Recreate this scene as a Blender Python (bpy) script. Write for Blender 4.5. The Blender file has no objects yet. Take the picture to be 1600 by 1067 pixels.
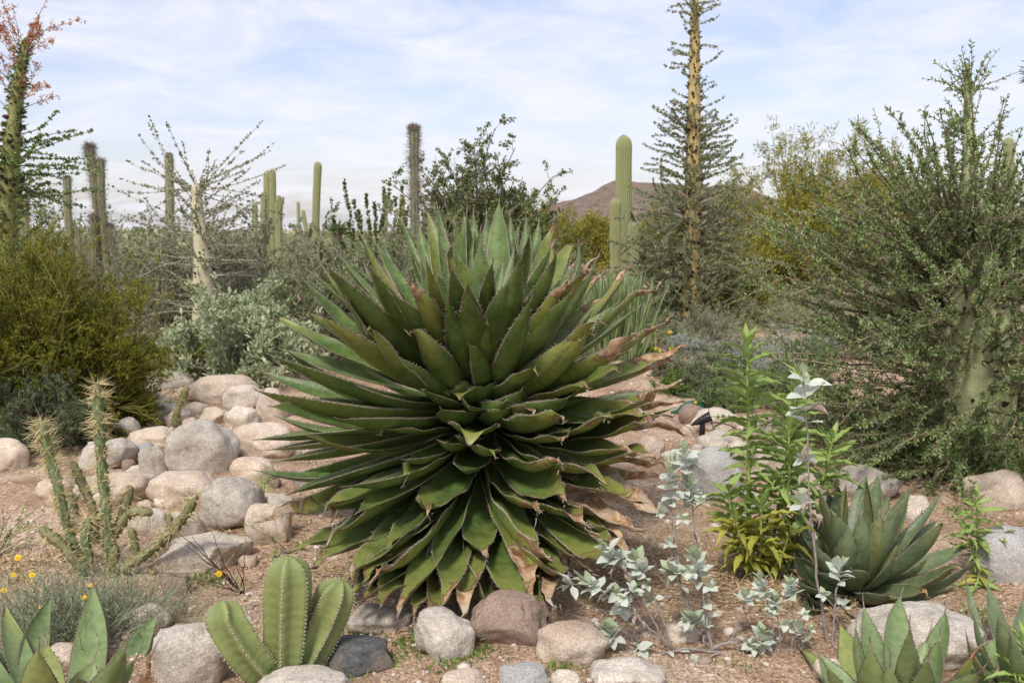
import bpy, math, random
import numpy as np
from mathutils import Vector, noise as mnoise

# ------------------------------------------------------------------ camera, sky, sun, exposure
S = bpy.context.scene
COL = S.collection
F = 1570.0                      # focal length in photo pixels (photo is 1600 px wide)
EYE = 1.6
PITCH = math.atan((533.5 - 360) / F)
cam_d = bpy.data.cameras.new('camera')
cam = bpy.data.objects.new('camera', cam_d); COL.objects.link(cam)
cam.location = (0, 0, EYE)
cam.rotation_euler = (math.pi / 2 - PITCH, 0, 0)
cam_d.sensor_width = 36; cam_d.lens = 36 * F / 1600
cam_d.clip_start = 0.05; cam_d.clip_end = 12000
cam_d.dof.use_dof = True; cam_d.dof.focus_distance = 4.5; cam_d.dof.aperture_fstop = 6.3
S.camera = cam

SUN_EL, SUN_AZ = math.radians(50), math.radians(200)   # azimuth clockwise from +Y
W = bpy.data.worlds.new('World'); S.world = W; W.use_nodes = True
nt = W.node_tree; nt.nodes.clear()
N = nt.nodes.new; Lk = nt.links.new
out = N('ShaderNodeOutputWorld'); bg = N('ShaderNodeBackground'); bg.inputs[1].default_value = 0.14
sky = N('ShaderNodeTexSky'); sky.sky_type = 'NISHITA'; sky.sun_disc = False
sky.sun_elevation = SUN_EL; sky.sun_rotation = SUN_AZ; sky.air_density = 1.0; sky.dust_density = 1.6; sky.ozone_density = 1.5
tc = N('ShaderNodeTexCoord'); sp = N('ShaderNodeSeparateXYZ'); Lk(tc.outputs['Generated'], sp.inputs[0])
ad = N('ShaderNodeMath'); ad.operation = 'MAXIMUM'; Lk(sp.outputs[2], ad.inputs[0]); ad.inputs[1].default_value = 0.0
ad2 = N('ShaderNodeMath'); ad2.operation = 'ADD'; Lk(ad.outputs[0], ad2.inputs[0]); ad2.inputs[1].default_value = 0.16
dx = N('ShaderNodeMath'); dx.operation = 'DIVIDE'; Lk(sp.outputs[0], dx.inputs[0]); Lk(ad2.outputs[0], dx.inputs[1])
dy = N('ShaderNodeMath'); dy.operation = 'DIVIDE'; Lk(sp.outputs[1], dy.inputs[0]); Lk(ad2.outputs[0], dy.inputs[1])
cb = N('ShaderNodeCombineXYZ'); Lk(dx.outputs[0], cb.inputs[0]); Lk(dy.outputs[0], cb.inputs[1])
nz = N('ShaderNodeTexNoise'); nz.inputs['Scale'].default_value = 2.3; nz.inputs['Detail'].default_value = 9; nz.inputs['Roughness'].default_value = 0.62; nz.inputs['Distortion'].default_value = 0.5
Lk(cb.outputs[0], nz.inputs['Vector'])
cr = N('ShaderNodeValToRGB'); cr.color_ramp.elements[0].position = 0.36; cr.color_ramp.elements[1].position = 0.66
cr.color_ramp.elements[0].color = (0.26, 0.26, 0.26, 1); cr.color_ramp.elements[1].color = (0.94, 0.94, 0.94, 1)
Lk(nz.outputs[0], cr.inputs[0])
gm = N('ShaderNodeMix'); gm.data_type = 'RGBA'; gm.blend_type = 'MULTIPLY'; gm.inputs[0].default_value = 1
Lk(sky.outputs[0], gm.inputs[6]); gm.inputs[7].default_value = (1.32, 1.19, 1.28, 1)
mx = N('ShaderNodeMix'); mx.data_type = 'RGBA'; Lk(cr.outputs[0], mx.inputs[0]); Lk(gm.outputs[2], mx.inputs[6])
mx.inputs[7].default_value = (6.75, 6.78, 7.35, 1)
Lk(mx.outputs[2], bg.inputs[0]); Lk(bg.outputs[0], out.inputs[0])

sd = bpy.data.lights.new('sun', 'SUN'); sd.energy = 3.0; sd.angle = math.radians(9); sd.color = (1, 0.95, 0.86)
so = bpy.data.objects.new('sun', sd); COL.objects.link(so)
sv = Vector((math.sin(SUN_AZ) * math.cos(SUN_EL), math.cos(SUN_AZ) * math.cos(SUN_EL), math.sin(SUN_EL)))
so.rotation_euler = sv.to_track_quat('Z', 'Y').to_euler(); so.location = (0, 0, 30)
S.view_settings.view_transform = 'Standard'; S.view_settings.look = 'None'
S.view_settings.exposure = 0.0; S.view_settings.gamma = 1; S.view_settings.use_curve_mapping = False
S.cycles.max_bounces = 6; S.cycles.diffuse_bounces = 3; S.cycles.transparent_max_bounces = 6

# ------------------------------------------------------------------ places
CF = np.array([0, math.cos(PITCH), -math.sin(PITCH)]); CU = np.array([0, math.sin(PITCH), math.cos(PITCH)])
def ray(px, py):
    return CF + CU * (-(py - 533.5) / F) + np.array([1., 0, 0]) * ((px - 800) / F)
def at(px, py, Y):
    r = ray(px, py); return np.array([0, 0, EYE]) + r * (Y / r[1])
def hgt(x, y):
    x = np.asarray(x, float); y = np.asarray(y, float)
    near = np.exp(-(np.maximum(y - 25, 0) / 25.0) ** 2)
    z = 0.030 * np.sin(x * 1.3 + 0.6 * y) + 0.025 * np.sin(1.9 * y - x * 0.7 + 1.0) + 0.012 * np.sin(4.1 * x + 2.2 * y) + 0.010 * np.sin(5.3 * y - 3.1 * x + 2)
    z = z + 0.006 * np.sin(11 * x + 3 * y) + 0.005 * np.sin(13 * y - 7 * x)
    return z * near
def gp(px, py, dz=0.0):
    r = ray(px, py); z = dz
    for _ in range(8):
        t = (z - EYE) / r[2]; p = np.array([0, 0, EYE]) + r * t
        z = float(hgt(p[0], p[1])) + dz
    return p
def gz(x, y): return float(hgt(x, y))

# ------------------------------------------------------------------ materials
def material(name, c1, c2=None, scale=8.0, rough=0.7, bump=0.0, bscale=60.0, transl=0.0, spec=0.3, attr=None, detail=4, c3=None, objvar=0.0):
    m = bpy.data.materials.new(name); m.use_nodes = True
    t = m.node_tree; n = t.nodes; l = t.links
    b = n['Principled BSDF']; o = n['Material Output']
    b.inputs['Roughness'].default_value = rough; b.inputs['Specular IOR Level'].default_value = spec
    tcn = n.new('ShaderNodeTexCoord')
    nn = n.new('ShaderNodeTexNoise'); nn.inputs['Scale'].default_value = scale; nn.inputs['Detail'].default_value = detail
    l.new(tcn.outputs['Object'], nn.inputs['Vector'])
    r = n.new('ShaderNodeValToRGB'); r.color_ramp.elements[0].position = 0.32; r.color_ramp.elements[1].position = 0.68
    r.color_ramp.elements[0].color = (*c1, 1); r.color_ramp.elements[1].color = (*(c2 or c1), 1)
    if c3: e = r.color_ramp.elements.new(0.5); e.color = (*c3, 1)
    fac = nn.outputs['Fac']
    if attr:
        a = n.new('ShaderNodeAttribute'); a.attribute_name = attr
        mm = n.new('ShaderNodeMath'); mm.operation = 'MULTIPLY_ADD'; l.new(a.outputs['Fac'], mm.inputs[0]); mm.inputs[1].default_value = 0.75
        m2 = n.new('ShaderNodeMath'); m2.operation = 'MULTIPLY'; l.new(nn.outputs['Fac'], m2.inputs[0]); m2.inputs[1].default_value = 0.25
        l.new(m2.outputs[0], mm.inputs[2]); fac = mm.outputs[0]
    l.new(fac, r.inputs[0]); colo = r.outputs[0]
    if objvar:
        oi = n.new('ShaderNodeObjectInfo'); mr = n.new('ShaderNodeMapRange'); l.new(oi.outputs['Random'], mr.inputs[0])
        mr.inputs[3].default_value = 1 - objvar; mr.inputs[4].default_value = 1 + objvar
        hs = n.new('ShaderNodeHueSaturation'); l.new(mr.outputs[0], hs.inputs['Value']); l.new(colo, hs.inputs['Color']); colo = hs.outputs[0]
    l.new(colo, b.inputs['Base Color'])
    if bump:
        bn = n.new('ShaderNodeTexNoise'); bn.inputs['Scale'].default_value = bscale; bn.inputs['Detail'].default_value = 6; l.new(tcn.outputs['Object'], bn.inputs['Vector'])
        bu = n.new('ShaderNodeBump'); bu.inputs['Strength'].default_value = bump; bu.inputs['Distance'].default_value = 0.02
        l.new(bn.outputs['Fac'], bu.inputs['Height']); l.new(bu.outputs[0], b.inputs['Normal'])
    if transl:
        tr = n.new('ShaderNodeBsdfTranslucent'); l.new(colo, tr.inputs[0])
        ms = n.new('ShaderNodeMixShader'); ms.inputs[0].default_value = transl
        l.new(b.outputs[0], ms.inputs[1]); l.new(tr.outputs[0], ms.inputs[2]); l.new(ms.outputs[0], o.inputs[0])
    return m

def node_chain(m):
    t = m.node_tree; return t.nodes, t.links, t.nodes['Principled BSDF']

def rock_material(name, base, dark, speck, stain=(0.40, 0.28, 0.18), stain_amt=0.25):
    m = bpy.data.materials.new(name); m.use_nodes = True
    n, l, b = node_chain(m)
    b.inputs['Roughness'].default_value = 0.88; b.inputs['Specular IOR Level'].default_value = 0.15
    tcn = n.new('ShaderNodeTexCoord'); oi = n.new('ShaderNodeObjectInfo')
    va = n.new('ShaderNodeVectorMath'); va.operation = 'ADD'; l.new(tcn.outputs['Object'], va.inputs[0])
    sc = n.new('ShaderNodeVectorMath'); sc.operation = 'SCALE'; l.new(oi.outputs['Location'], sc.inputs[0]); sc.inputs['Scale'].default_value = 3.1
    l.new(sc.outputs[0], va.inputs[1])
    def noi(scale, det, rg=0.55):
        q = n.new('ShaderNodeTexNoise'); q.inputs['Scale'].default_value = scale; q.inputs['Detail'].default_value = det; q.inputs['Roughness'].default_value = rg
        l.new(va.outputs[0], q.inputs['Vector']); return q
    def ramp(src, p0, p1, c0=(0, 0, 0, 1), c1=(1, 1, 1, 1)):
        q = n.new('ShaderNodeValToRGB'); q.color_ramp.elements[0].position = p0; q.color_ramp.elements[1].position = p1
        q.color_ramp.elements[0].color = c0; q.color_ramp.elements[1].color = c1; l.new(src, q.inputs[0]); return q
    def mix(fac, a, c, mode='MIX'):
        q = n.new('ShaderNodeMix'); q.data_type = 'RGBA'; q.blend_type = mode
        if isinstance(fac, float): q.inputs[0].default_value = fac
        else: l.new(fac, q.inputs[0])
        for s_, i in ((a, 6), (c, 7)):
            if isinstance(s_, tuple): q.inputs[i].default_value = (*s_, 1)
            else: l.new(s_, q.inputs[i])
        return q.outputs[2]
    big = noi(4, 6); mid = noi(20, 8, 0.75); fine = noi(120, 4, 0.7); st = noi(3.2, 4); cr_ = noi(9, 8, 0.6)
    c = mix(ramp(big.outputs[0], 0.35, 0.65).outputs[0], dark, base)
    c = mix(ramp(mid.outputs[0], 0.35, 0.62, (0.0,) * 3 + (1,), (0.5,) * 3 + (1,)).outputs[0], c, speck)
    sm = n.new('ShaderNodeMath'); sm.operation = 'MULTIPLY'; l.new(ramp(st.outputs[0], 0.5, 0.66).outputs[0], sm.inputs[0]); sm.inputs[1].default_value = stain_amt
    c = mix(sm.outputs[0], c, stain)
    c = mix(ramp(fine.outputs[0], 0.38, 0.60, (0.55, 0.53, 0.5, 1), (1.12, 1.12, 1.12, 1)).outputs[0] if False else 1.0, c, ramp(fine.outputs[0], 0.36, 0.60, (0.66, 0.64, 0.62, 1), (1.08, 1.08, 1.08, 1)).outputs[0], 'MULTIPLY')
    # soil-dusted foot
    hs = n.new('ShaderNodeHueSaturation'); mr = n.new('ShaderNodeMapRange'); l.new(oi.outputs['Random'], mr.inputs[0]); mr.inputs[3].default_value = 1.1; mr.inputs[4].default_value = 1.4
    l.new(mr.outputs[0], hs.inputs['Value']); l.new(c, hs.inputs['Color']); l.new(hs.outputs[0], b.inputs['Base Color'])
    b1 = n.new('ShaderNodeBump'); b1.inputs['Strength'].default_value = 0.8; b1.inputs['Distance'].default_value = 0.035; l.new(cr_.outputs[0], b1.inputs['Height'])
    b2 = n.new('ShaderNodeBump'); b2.inputs['Strength'].default_value = 0.7; b2.inputs['Distance'].default_value = 0.004; l.new(fine.outputs[0], b2.inputs['Height'])
    b3 = n.new('ShaderNodeBump'); b3.inputs['Strength'].default_value = 0.6; b3.inputs['Distance'].default_value = 0.008; l.new(mid.outputs[0], b3.inputs['Height'])
    l.new(b1.outputs[0], b3.inputs['Normal']); l.new(b3.outputs[0], b2.inputs['Normal']); l.new(b2.outputs[0], b.inputs['Normal'])
    return m

def agave_material(name, green, light, yellow, dead1=(0.52, 0.37, 0.22), dead2=(0.24, 0.12, 0.05), edge=(0.36, 0.31, 0.23)):
    m = bpy.data.materials.new(name); m.use_nodes = True
    n, l, b = node_chain(m)
    b.inputs['Roughness'].default_value = 0.5; b.inputs['Specular IOR Level'].default_value = 0.45
    tcn = n.new('ShaderNodeTexCoord'); oi = n.new('ShaderNodeObjectInfo')
    ad_ = n.new('ShaderNodeAttribute'); ad_.attribute_name = 'dead'
    ae = n.new('ShaderNodeAttribute'); ae.attribute_name = 'edge'
    at_ = n.new('ShaderNodeAttribute'); at_.attribute_name = 'along'
    def M_(op, a, c=None, d=None):
        q = n.new('ShaderNodeMath'); q.operation = op
        for i, s_ in enumerate((a, c, d)):
            if s_ is None: continue
            if isinstance(s_, (int, float)): q.inputs[i].default_value = s_
            else: l.new(s_, q.inputs[i])
        return q.outputs[0]
    def noi(scale, det, dist=0.0):
        q = n.new('ShaderNodeTexNoise'); q.inputs['Scale'].default_value = scale; q.inputs['Detail'].default_value = det; q.inputs['Distortion'].default_value = dist
        l.new(tcn.outputs['Object'], q.inputs['Vector']); return q.outputs[0]
    def ramp(src, *st):
        q = n.new('ShaderNodeValToRGB'); els = q.color_ramp.elements
        els[0].position = st[0][0]; els[0].color = (*st[0][1], 1); els[1].position = st[-1][0]; els[1].color = (*st[-1][1], 1)
        for p, c in st[1:-1]: e = els.new(p); e.color = (*c, 1)
        l.new(src, q.inputs[0]); return q.outputs[0]
    def mix(fac, a, c, mode='MIX'):
        q = n.new('ShaderNodeMix'); q.data_type = 'RGBA'; q.blend_type = mode
        if isinstance(fac, (int, float)): q.inputs[0].default_value = fac
        else: l.new(fac, q.inputs[0])
        for s_, i in ((a, 6), (c, 7)):
            if isinstance(s_, tuple): q.inputs[i].default_value = (*s_, 1)
            else: l.new(s_, q.inputs[i])
        return q.outputs[2]
    n1 = noi(7, 4); n2 = noi(40, 5); n3 = noi(14, 6, 0.6)
    body = mix(ramp(n1, (0.35, (0, 0, 0)), (0.7, (1, 1, 1))), green, light)
    body = mix(ramp(oi.outputs['Random'], (0.0, (0, 0, 0)), (0.85, (0.12, 0.12, 0.12)), (1.0, (0.75, 0.75, 0.75))), body, yellow)
    # long bud-print streaks
    mp = n.new('ShaderNodeMapping'); mp.inputs['Scale'].default_value = (1, 1, 1)
    body = mix(ramp(n2, (0.38, (0.78, 0.80, 0.75)), (0.62, (1.12, 1.1, 1.12))), body, body) if False else mix(1.0, body, ramp(n2, (0.35, (0.80, 0.82, 0.78)), (0.65, (1.12, 1.1, 1.1))), 'MULTIPLY')
    body = mix(M_('MULTIPLY', ramp(noi(11, 7, 0.8), (0.48, (0, 0, 0)), (0.72, (1, 1, 1))), 0.14), body, (0.24, 0.27, 0.16))
    wv = n.new('ShaderNodeTexWave'); wv.inputs['Scale'].default_value = 5; wv.inputs['Distortion'].default_value = 6; wv.inputs['Detail'].default_value = 3; l.new(tcn.outputs['Object'], wv.inputs['Vector'])
    body = mix(M_('MULTIPLY', ramp(wv.outputs['Fac'], (0.86, (0, 0, 0)), (0.97, (1, 1, 1))), 0.22), body, light)
    # scars and corky specks
    vo = n.new('ShaderNodeTexVoronoi'); vo.inputs['Scale'].default_value = 26; l.new(tcn.outputs['Object'], vo.inputs['Vector'])
    sp1 = M_('LESS_THAN', vo.outputs['Distance'], 0.10)
    sp2 = M_('GREATER_THAN', noi(5, 2), 0.56)
    body = mix(M_('MULTIPLY', M_('MULTIPLY', sp1, sp2), 0.65), body, (0.32, 0.25, 0.12))
    # yellow halo then dead tissue
    dsum = M_('ADD', ad_.outputs['Fac'], M_('MULTIPLY', M_('SUBTRACT', n3, 0.5), 0.55))
    body = mix(ramp(M_('MULTIPLY_ADD', dsum, 1.6, 0.85), (0.3, (0, 0, 0)), (0.85, (0.8, 0.8, 0.8))), body, yellow)
    deadc = mix(ramp(noi(22, 6, 1.0), (0.35, (0, 0, 0)), (0.62, (1, 1, 1))), dead2, dead1)
    deadc = mix(ramp(noi(9, 3), (0.5, (0, 0, 0)), (0.7, (0.8, 0.8, 0.8))), deadc, (0.52, 0.46, 0.38))
    body = mix(ramp(dsum, (0.0, (0, 0, 0)), (0.035, (1, 1, 1))), body, (0.10, 0.045, 0.02))
    body = mix(ramp(dsum, (0.015, (0, 0, 0)), (0.10, (1, 1, 1))), body, deadc)
    # horny margin
    em = ramp(M_('ADD', ae.outputs['Fac'], M_('MULTIPLY', n2, 0.05)), (0.955, (0, 0, 0)), (0.985, (1, 1, 1)))
    body = mix(em, body, edge)
    l.new(body, b.inputs['Base Color'])
    rr = n.new('ShaderNodeMapRange'); l.new(dsum, rr.inputs[0]); rr.inputs[1].default_value = 0; rr.inputs[2].default_value = 0.1; rr.inputs[3].default_value = 0.46; rr.inputs[4].default_value = 0.85
    l.new(rr.outputs[0], b.inputs['Roughness'])
    bu = n.new('ShaderNodeBump'); bu.inputs['Strength'].default_value = 0.5; bu.inputs['Distance'].default_value = 0.006
    l.new(noi(30, 6, 0.8), bu.inputs['Height']); l.new(bu.outputs[0], b.inputs['Normal'])
    return m

MT = {}
MT['bark'] = material('bark', (0.10, 0.075, 0.055), (0.22, 0.18, 0.14), 20, 0.9, 0.5, 60)
MT['creo_twig'] = material('creosote_twig', (0.16, 0.13, 0.03), (0.30, 0.27, 0.08), 10, 0.8, attr='v')
MT['twig_grey'] = material('twig_grey', (0.30, 0.27, 0.20), (0.50, 0.46, 0.36), 10, 0.9, attr='v')
MT['twig_dark'] = material('twig_dark', (0.055, 0.035, 0.025), (0.15, 0.10, 0.075), 10, 0.9, attr='v')
MT['twig_brown'] = material('twig_brown', (0.17, 0.115, 0.08), (0.32, 0.24, 0.18), 10, 0.9, attr='v')
MT['creosote'] = material('creosote_leaf', (0.085, 0.115, 0.010), (0.31, 0.30, 0.035), 3, 0.5, transl=0.3, attr='v')
MT['bluegreen'] = material('bluegreen_leaf', (0.075, 0.105, 0.045), (0.23, 0.28, 0.145), 3, 0.6, transl=0.2, attr='v')
MT['silver'] = material('silver_leaf', (0.27, 0.33, 0.17), (0.54, 0.60, 0.38), 3, 0.8, transl=0.2, attr='v')
MT['greyleaf'] = material('grey_leaf', (0.17, 0.19, 0.10), (0.42, 0.43, 0.29), 3, 0.75, transl=0.25, attr='v')
MT['boojumleaf'] = material('boojum_leaf', (0.12, 0.19, 0.055), (0.36, 0.47, 0.19), 3, 0.5, transl=0.25, attr='v')
MT['darkleaf'] = material('dark_leaf', (0.08, 0.125, 0.04), (0.24, 0.32, 0.12), 3, 0.5, transl=0.2, attr='v')
MT['midleaf'] = material('mid_leaf', (0.09, 0.14, 0.045), (0.27, 0.34, 0.14), 3, 0.55, transl=0.25, attr='v')
MT['olive'] = material('olive_twigs', (0.16, 0.16, 0.02), (0.41, 0.38, 0.075), 3, 0.7, transl=0.3, attr='v')
MT['mesqleaf'] = material('mesquite_leaf', (0.09, 0.125, 0.035), (0.27, 0.32, 0.12), 3, 0.5, transl=0.25, attr='v')
MT['lavgrey'] = material('lavender_grey_leaf', (0.30, 0.34, 0.28), (0.50, 0.53, 0.47), 3, 0.8, transl=0.2, attr='v')
MT['orange'] = material('orange_flower', (0.42, 0.13, 0.05), (0.62, 0.28, 0.12), 3, 0.8, transl=0.3, attr='v')
MT['spine_grey'] = material('grey_spine', (0.20, 0.16, 0.14), (0.34, 0.29, 0.26), 5, 0.8)
MT['spine_gold'] = material('gold_spine', (0.48, 0.38, 0.18), (0.72, 0.63, 0.38), 5, 0.6, attr='v')
MT['spine_white'] = material('white_spine', (0.5, 0.47, 0.38), (0.6, 0.56, 0.48), 5, 0.7)
MT['spine_dark'] = material('dark_spine', (0.035, 0.022, 0.018), (0.10, 0.07, 0.055), 30, 0.5)
MT['tooth'] = material('tooth_brown', (0.13, 0.085, 0.06), (0.36, 0.30, 0.24), 40, 0.6)
MT['straw'] = material('straw', (0.36, 0.27, 0.14), (0.58, 0.46, 0.28), 5, 0.85, attr='v')
MT['yellow'] = material('yellow_petal', (0.75, 0.47, 0.01), (0.85, 0.62, 0.02), 5, 0.6, transl=0.2)
MT['flower_eye'] = material('flower_eye', (0.05, 0.02, 0.01), (0.10, 0.04, 0.015), 30, 0.9)
MT['weed'] = material('weed_green', (0.10, 0.17, 0.03), (0.24, 0.33, 0.07), 5, 0.6, transl=0.25, attr='v')
# ------------------------------------------------------------------ mesh builder
class MB:
    def __init__(s): s.v = []; s.nv = 0; s.q = []; s.t = []; s.qm = []; s.tm = []; s.a = {}
    def add(s, V, Q=None, T=None, m=0, **attrs):
        V = np.asarray(V, float).reshape(-1, 3)
        if Q is not None and len(Q): Q = np.asarray(Q); s.q.append(Q + s.nv); s.qm.append(np.full(len(Q), m))
        if T is not None and len(T): T = np.asarray(T); s.t.append(T + s.nv); s.tm.append(np.full(len(T), m))
        s.v.append(V)
        for k in set(list(s.a) + list(attrs)):
            if k not in s.a: s.a[k] = [np.zeros(s.nv)]
            x = attrs.get(k, 0.5)
            s.a[k].append(np.broadcast_to(np.asarray(x, float), (len(V),)).copy())
        s.nv += len(V)
    def mesh(s, name, mats, smooth=False):
        V = np.concatenate(s.v)
        q = np.concatenate(s.q) if s.q else np.zeros((0, 4), int); t = np.concatenate(s.t) if s.t else np.zeros((0, 3), int)
        me = bpy.data.meshes.new(name)
        me.vertices.add(len(V)); me.vertices.foreach_set('co', V.ravel())
        nl = q.size + t.size; me.loops.add(nl)
        me.loops.foreach_set('vertex_index', np.concatenate([q.ravel(), t.ravel()]).astype(np.int32))
        me.polygons.add(len(q) + len(t))
        st = np.concatenate([np.arange(len(q)) * 4, q.size + np.arange(len(t)) * 3]).astype(np.int32)
        me.polygons.foreach_set('loop_start', st)
        mi = np.concatenate((s.qm + s.tm) or [np.zeros(0)]).astype(np.int32)
        me.polygons.foreach_set('material_index', mi)
        me.polygons.foreach_set('use_smooth', np.full(len(mi), smooth))
        for m in mats: me.materials.append(m)
        for k, x in s.a.items():
            at_ = me.attributes.new(k, 'FLOAT', 'POINT'); at_.data.foreach_set('value', np.concatenate(x).astype(np.float32))
        me.update(calc_edges=True); me.validate()
        return me
    def build(s, name, mats, parent=None, smooth=False, loc=(0, 0, 0), kind=None):
        if not isinstance(mats, (list, tuple)): mats = [mats]
        return link(s.mesh(name, mats, smooth), name, parent, loc, kind)

def link(me, name, parent=None, loc=(0, 0, 0), kind=None):
    o = bpy.data.objects.new(name, me); COL.objects.link(o); o.location = loc
    if parent is not None: o.parent = parent
    if kind: o['kind'] = kind
    return o
def thing(name, label, cat, loc=(0, 0, 0), group=None):
    o = bpy.data.objects.new(name, None); COL.objects.link(o); o.location = loc; o.empty_display_size = 0.1
    o['label'] = label; o['category'] = cat
    if group: o['group'] = group
    return o
def tag(o, label, cat, group=None):
    o['label'] = label; o['category'] = cat
    if group: o['group'] = group
    return o
def unit(a): return a / (np.linalg.norm(a, axis=-1, keepdims=True) + 1e-12)
def frames(T):
    ref = np.where(np.abs(T[..., 2:3]) > 0.9, np.array([1., 0, 0]), np.array([0, 0, 1.]))
    a = unit(np.cross(ref, T)); b = np.cross(T, a); return a, b
def tubes(mb, P, R, sides=3, m=0, cap=False, v=None, rng=None):
    P = np.asarray(P, float)
    if P.ndim == 2: P = P[None]
    n, K, _ = P.shape
    R = np.broadcast_to(np.asarray(R, float), (n, K))
    T = unit(np.gradient(P, axis=1)); a, b = frames(T[:, K // 2:K // 2 + 1].repeat(K, 1))
    a = unit(a - T * (a * T).sum(-1, keepdims=True)); b = np.cross(T, a)
    th = np.arange(sides) * 2 * np.pi / sides
    V = P[:, :, None] + R[:, :, None, None] * (np.cos(th)[:, None] * a[:, :, None] + np.sin(th)[:, None] * b[:, :, None])
    base = (np.arange(n) * K * sides)[:, None, None]; k = (np.arange(K - 1) * sides)[None, :, None]; j = np.arange(sides)[None, None]; j2 = (j + 1) % sides
    Q = np.stack(np.broadcast_arrays(base + k + j, base + k + j2, base + k + sides + j2, base + k + sides + j), -1).reshape(-1, 4)
    if v is None: v = (rng or np.random.default_rng(1)).random(n)
    vv = np.repeat(np.broadcast_to(v, (n,)), K * sides)
    mb.add(V.reshape(-1, 3), Q, m=m, v=vv)
    if cap:
        for i in range(n):
            c = mb.nv - n * K * sides + i * K * sides + (K - 1) * sides
            T_ = np.array([[sides, q, (q + 1) % sides] for q in range(sides)])
            ring = V[i, -1]; mb.add(np.vstack([ring, P[i, -1] + T[i, -1] * R[i, -1] * 0.5]), None, T_, m=m, v=float(vv[0]))
def leaves(mb, C, D, Lg, Wd, m=0, rng=None, v=None, fold=0.25, six=False, up=0.3):
    """small leaves: C base points, D directions"""
    n = len(C); rng = rng or np.random.default_rng(1)
    D = unit(D); r = unit(rng.normal(size=(n, 3)) + np.array([0, 0, up * 3])); side = unit(np.cross(D, r)); nr = np.cross(side, D)
    Lg = np.broadcast_to(Lg, (n,))[:, None]; Wd = np.broadcast_to(Wd, (n,))[:, None]
    if v is None: v = rng.random(n)
    if not six:
        V = np.stack([C, C + D * Lg * 0.55 + side * Wd * 0.5 + nr * Wd * fold, C + D * Lg, C + D * Lg * 0.55 - side * Wd * 0.5 + nr * Wd * fold], 1)
        Q = (np.arange(n) * 4)[:, None] + np.arange(4); mb.add(V.reshape(-1, 3), Q, m=m, v=np.repeat(v, 4))
    else:
        z = nr * Wd * fold
        V = np.stack([C, C + D * Lg * 0.35 + side * Wd * 0.5 + z, C + D * Lg * 0.75 + side * Wd * 0.33 + z, C + D * Lg - nr * Lg * 0.12,
                      C + D * Lg * 0.75 - side * Wd * 0.33 + z, C + D * Lg * 0.35 - side * Wd * 0.5 + z, C + D * Lg * 0.55], 1)
        b = (np.arange(n) * 7)[:, None]
        Q = np.concatenate([b + np.array([0, 1, 2, 6]), b + np.array([6, 2, 3, 4])[[0, 1, 2, 3]], b + np.array([0, 6, 4, 5])])
        mb.add(V.reshape(-1, 3), Q, m=m, v=np.repeat(v, 7))
def grow(rng, B, D, Lg, K=6, wob=0.15, grav=0.0):
    n = len(B); D = unit(np.asarray(D, float)); P = [np.asarray(B, float)]; st = (np.broadcast_to(Lg, (n,)) / (K - 1))[:, None]
    for k in range(K - 1):
        D = unit(D + rng.normal(size=(n, 3)) * wob + np.array([0, 0, grav])); P.append(P[-1] + D * st)
    return np.stack(P, 1)
def sample(rng, P, n, t0=0.1, t1=1.0, idx=None):
    N_, K, _ = P.shape; i = rng.integers(0, N_, n) if idx is None else idx; t = rng.uniform(t0, t1, n) * (K - 1)
    k = np.minimum(t.astype(int), K - 2); f = (t - k)[:, None]
    a = P[i, k]; b = P[i, k + 1]; return a + (b - a) * f, unit(b - a), t / (K - 1), i
def spread(rng, T, ang, jit=0.2):
    r = rng.normal(size=T.shape); r = unit(r - T * (r * T).sum(-1, keepdims=True))
    a = ang + rng.normal(size=(len(T), 1)) * jit
    return unit(T * np.cos(a) + r * np.sin(a))
def radial_dirs(rng, n, emin, emax):
    az = rng.uniform(0, 2 * np.pi, n); s0, s1 = math.sin(emin), math.sin(emax); z = rng.uniform(s0, s1, n); c = np.sqrt(1 - z * z)
    return np.stack([np.cos(az) * c, np.sin(az) * c, z], 1)
def ico(sub):
    import bmesh
    bm = bmesh.new(); bmesh.ops.create_icosphere(bm, subdivisions=sub, radius=1)
    V = np.array([v.co[:] for v in bm.verts]); T = np.array([[v.index for v in f.verts] for f in bm.faces]); bm.free(); return V, T
ICO = {k: ico(k) for k in (1, 2, 3, 4, 5)}

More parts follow.
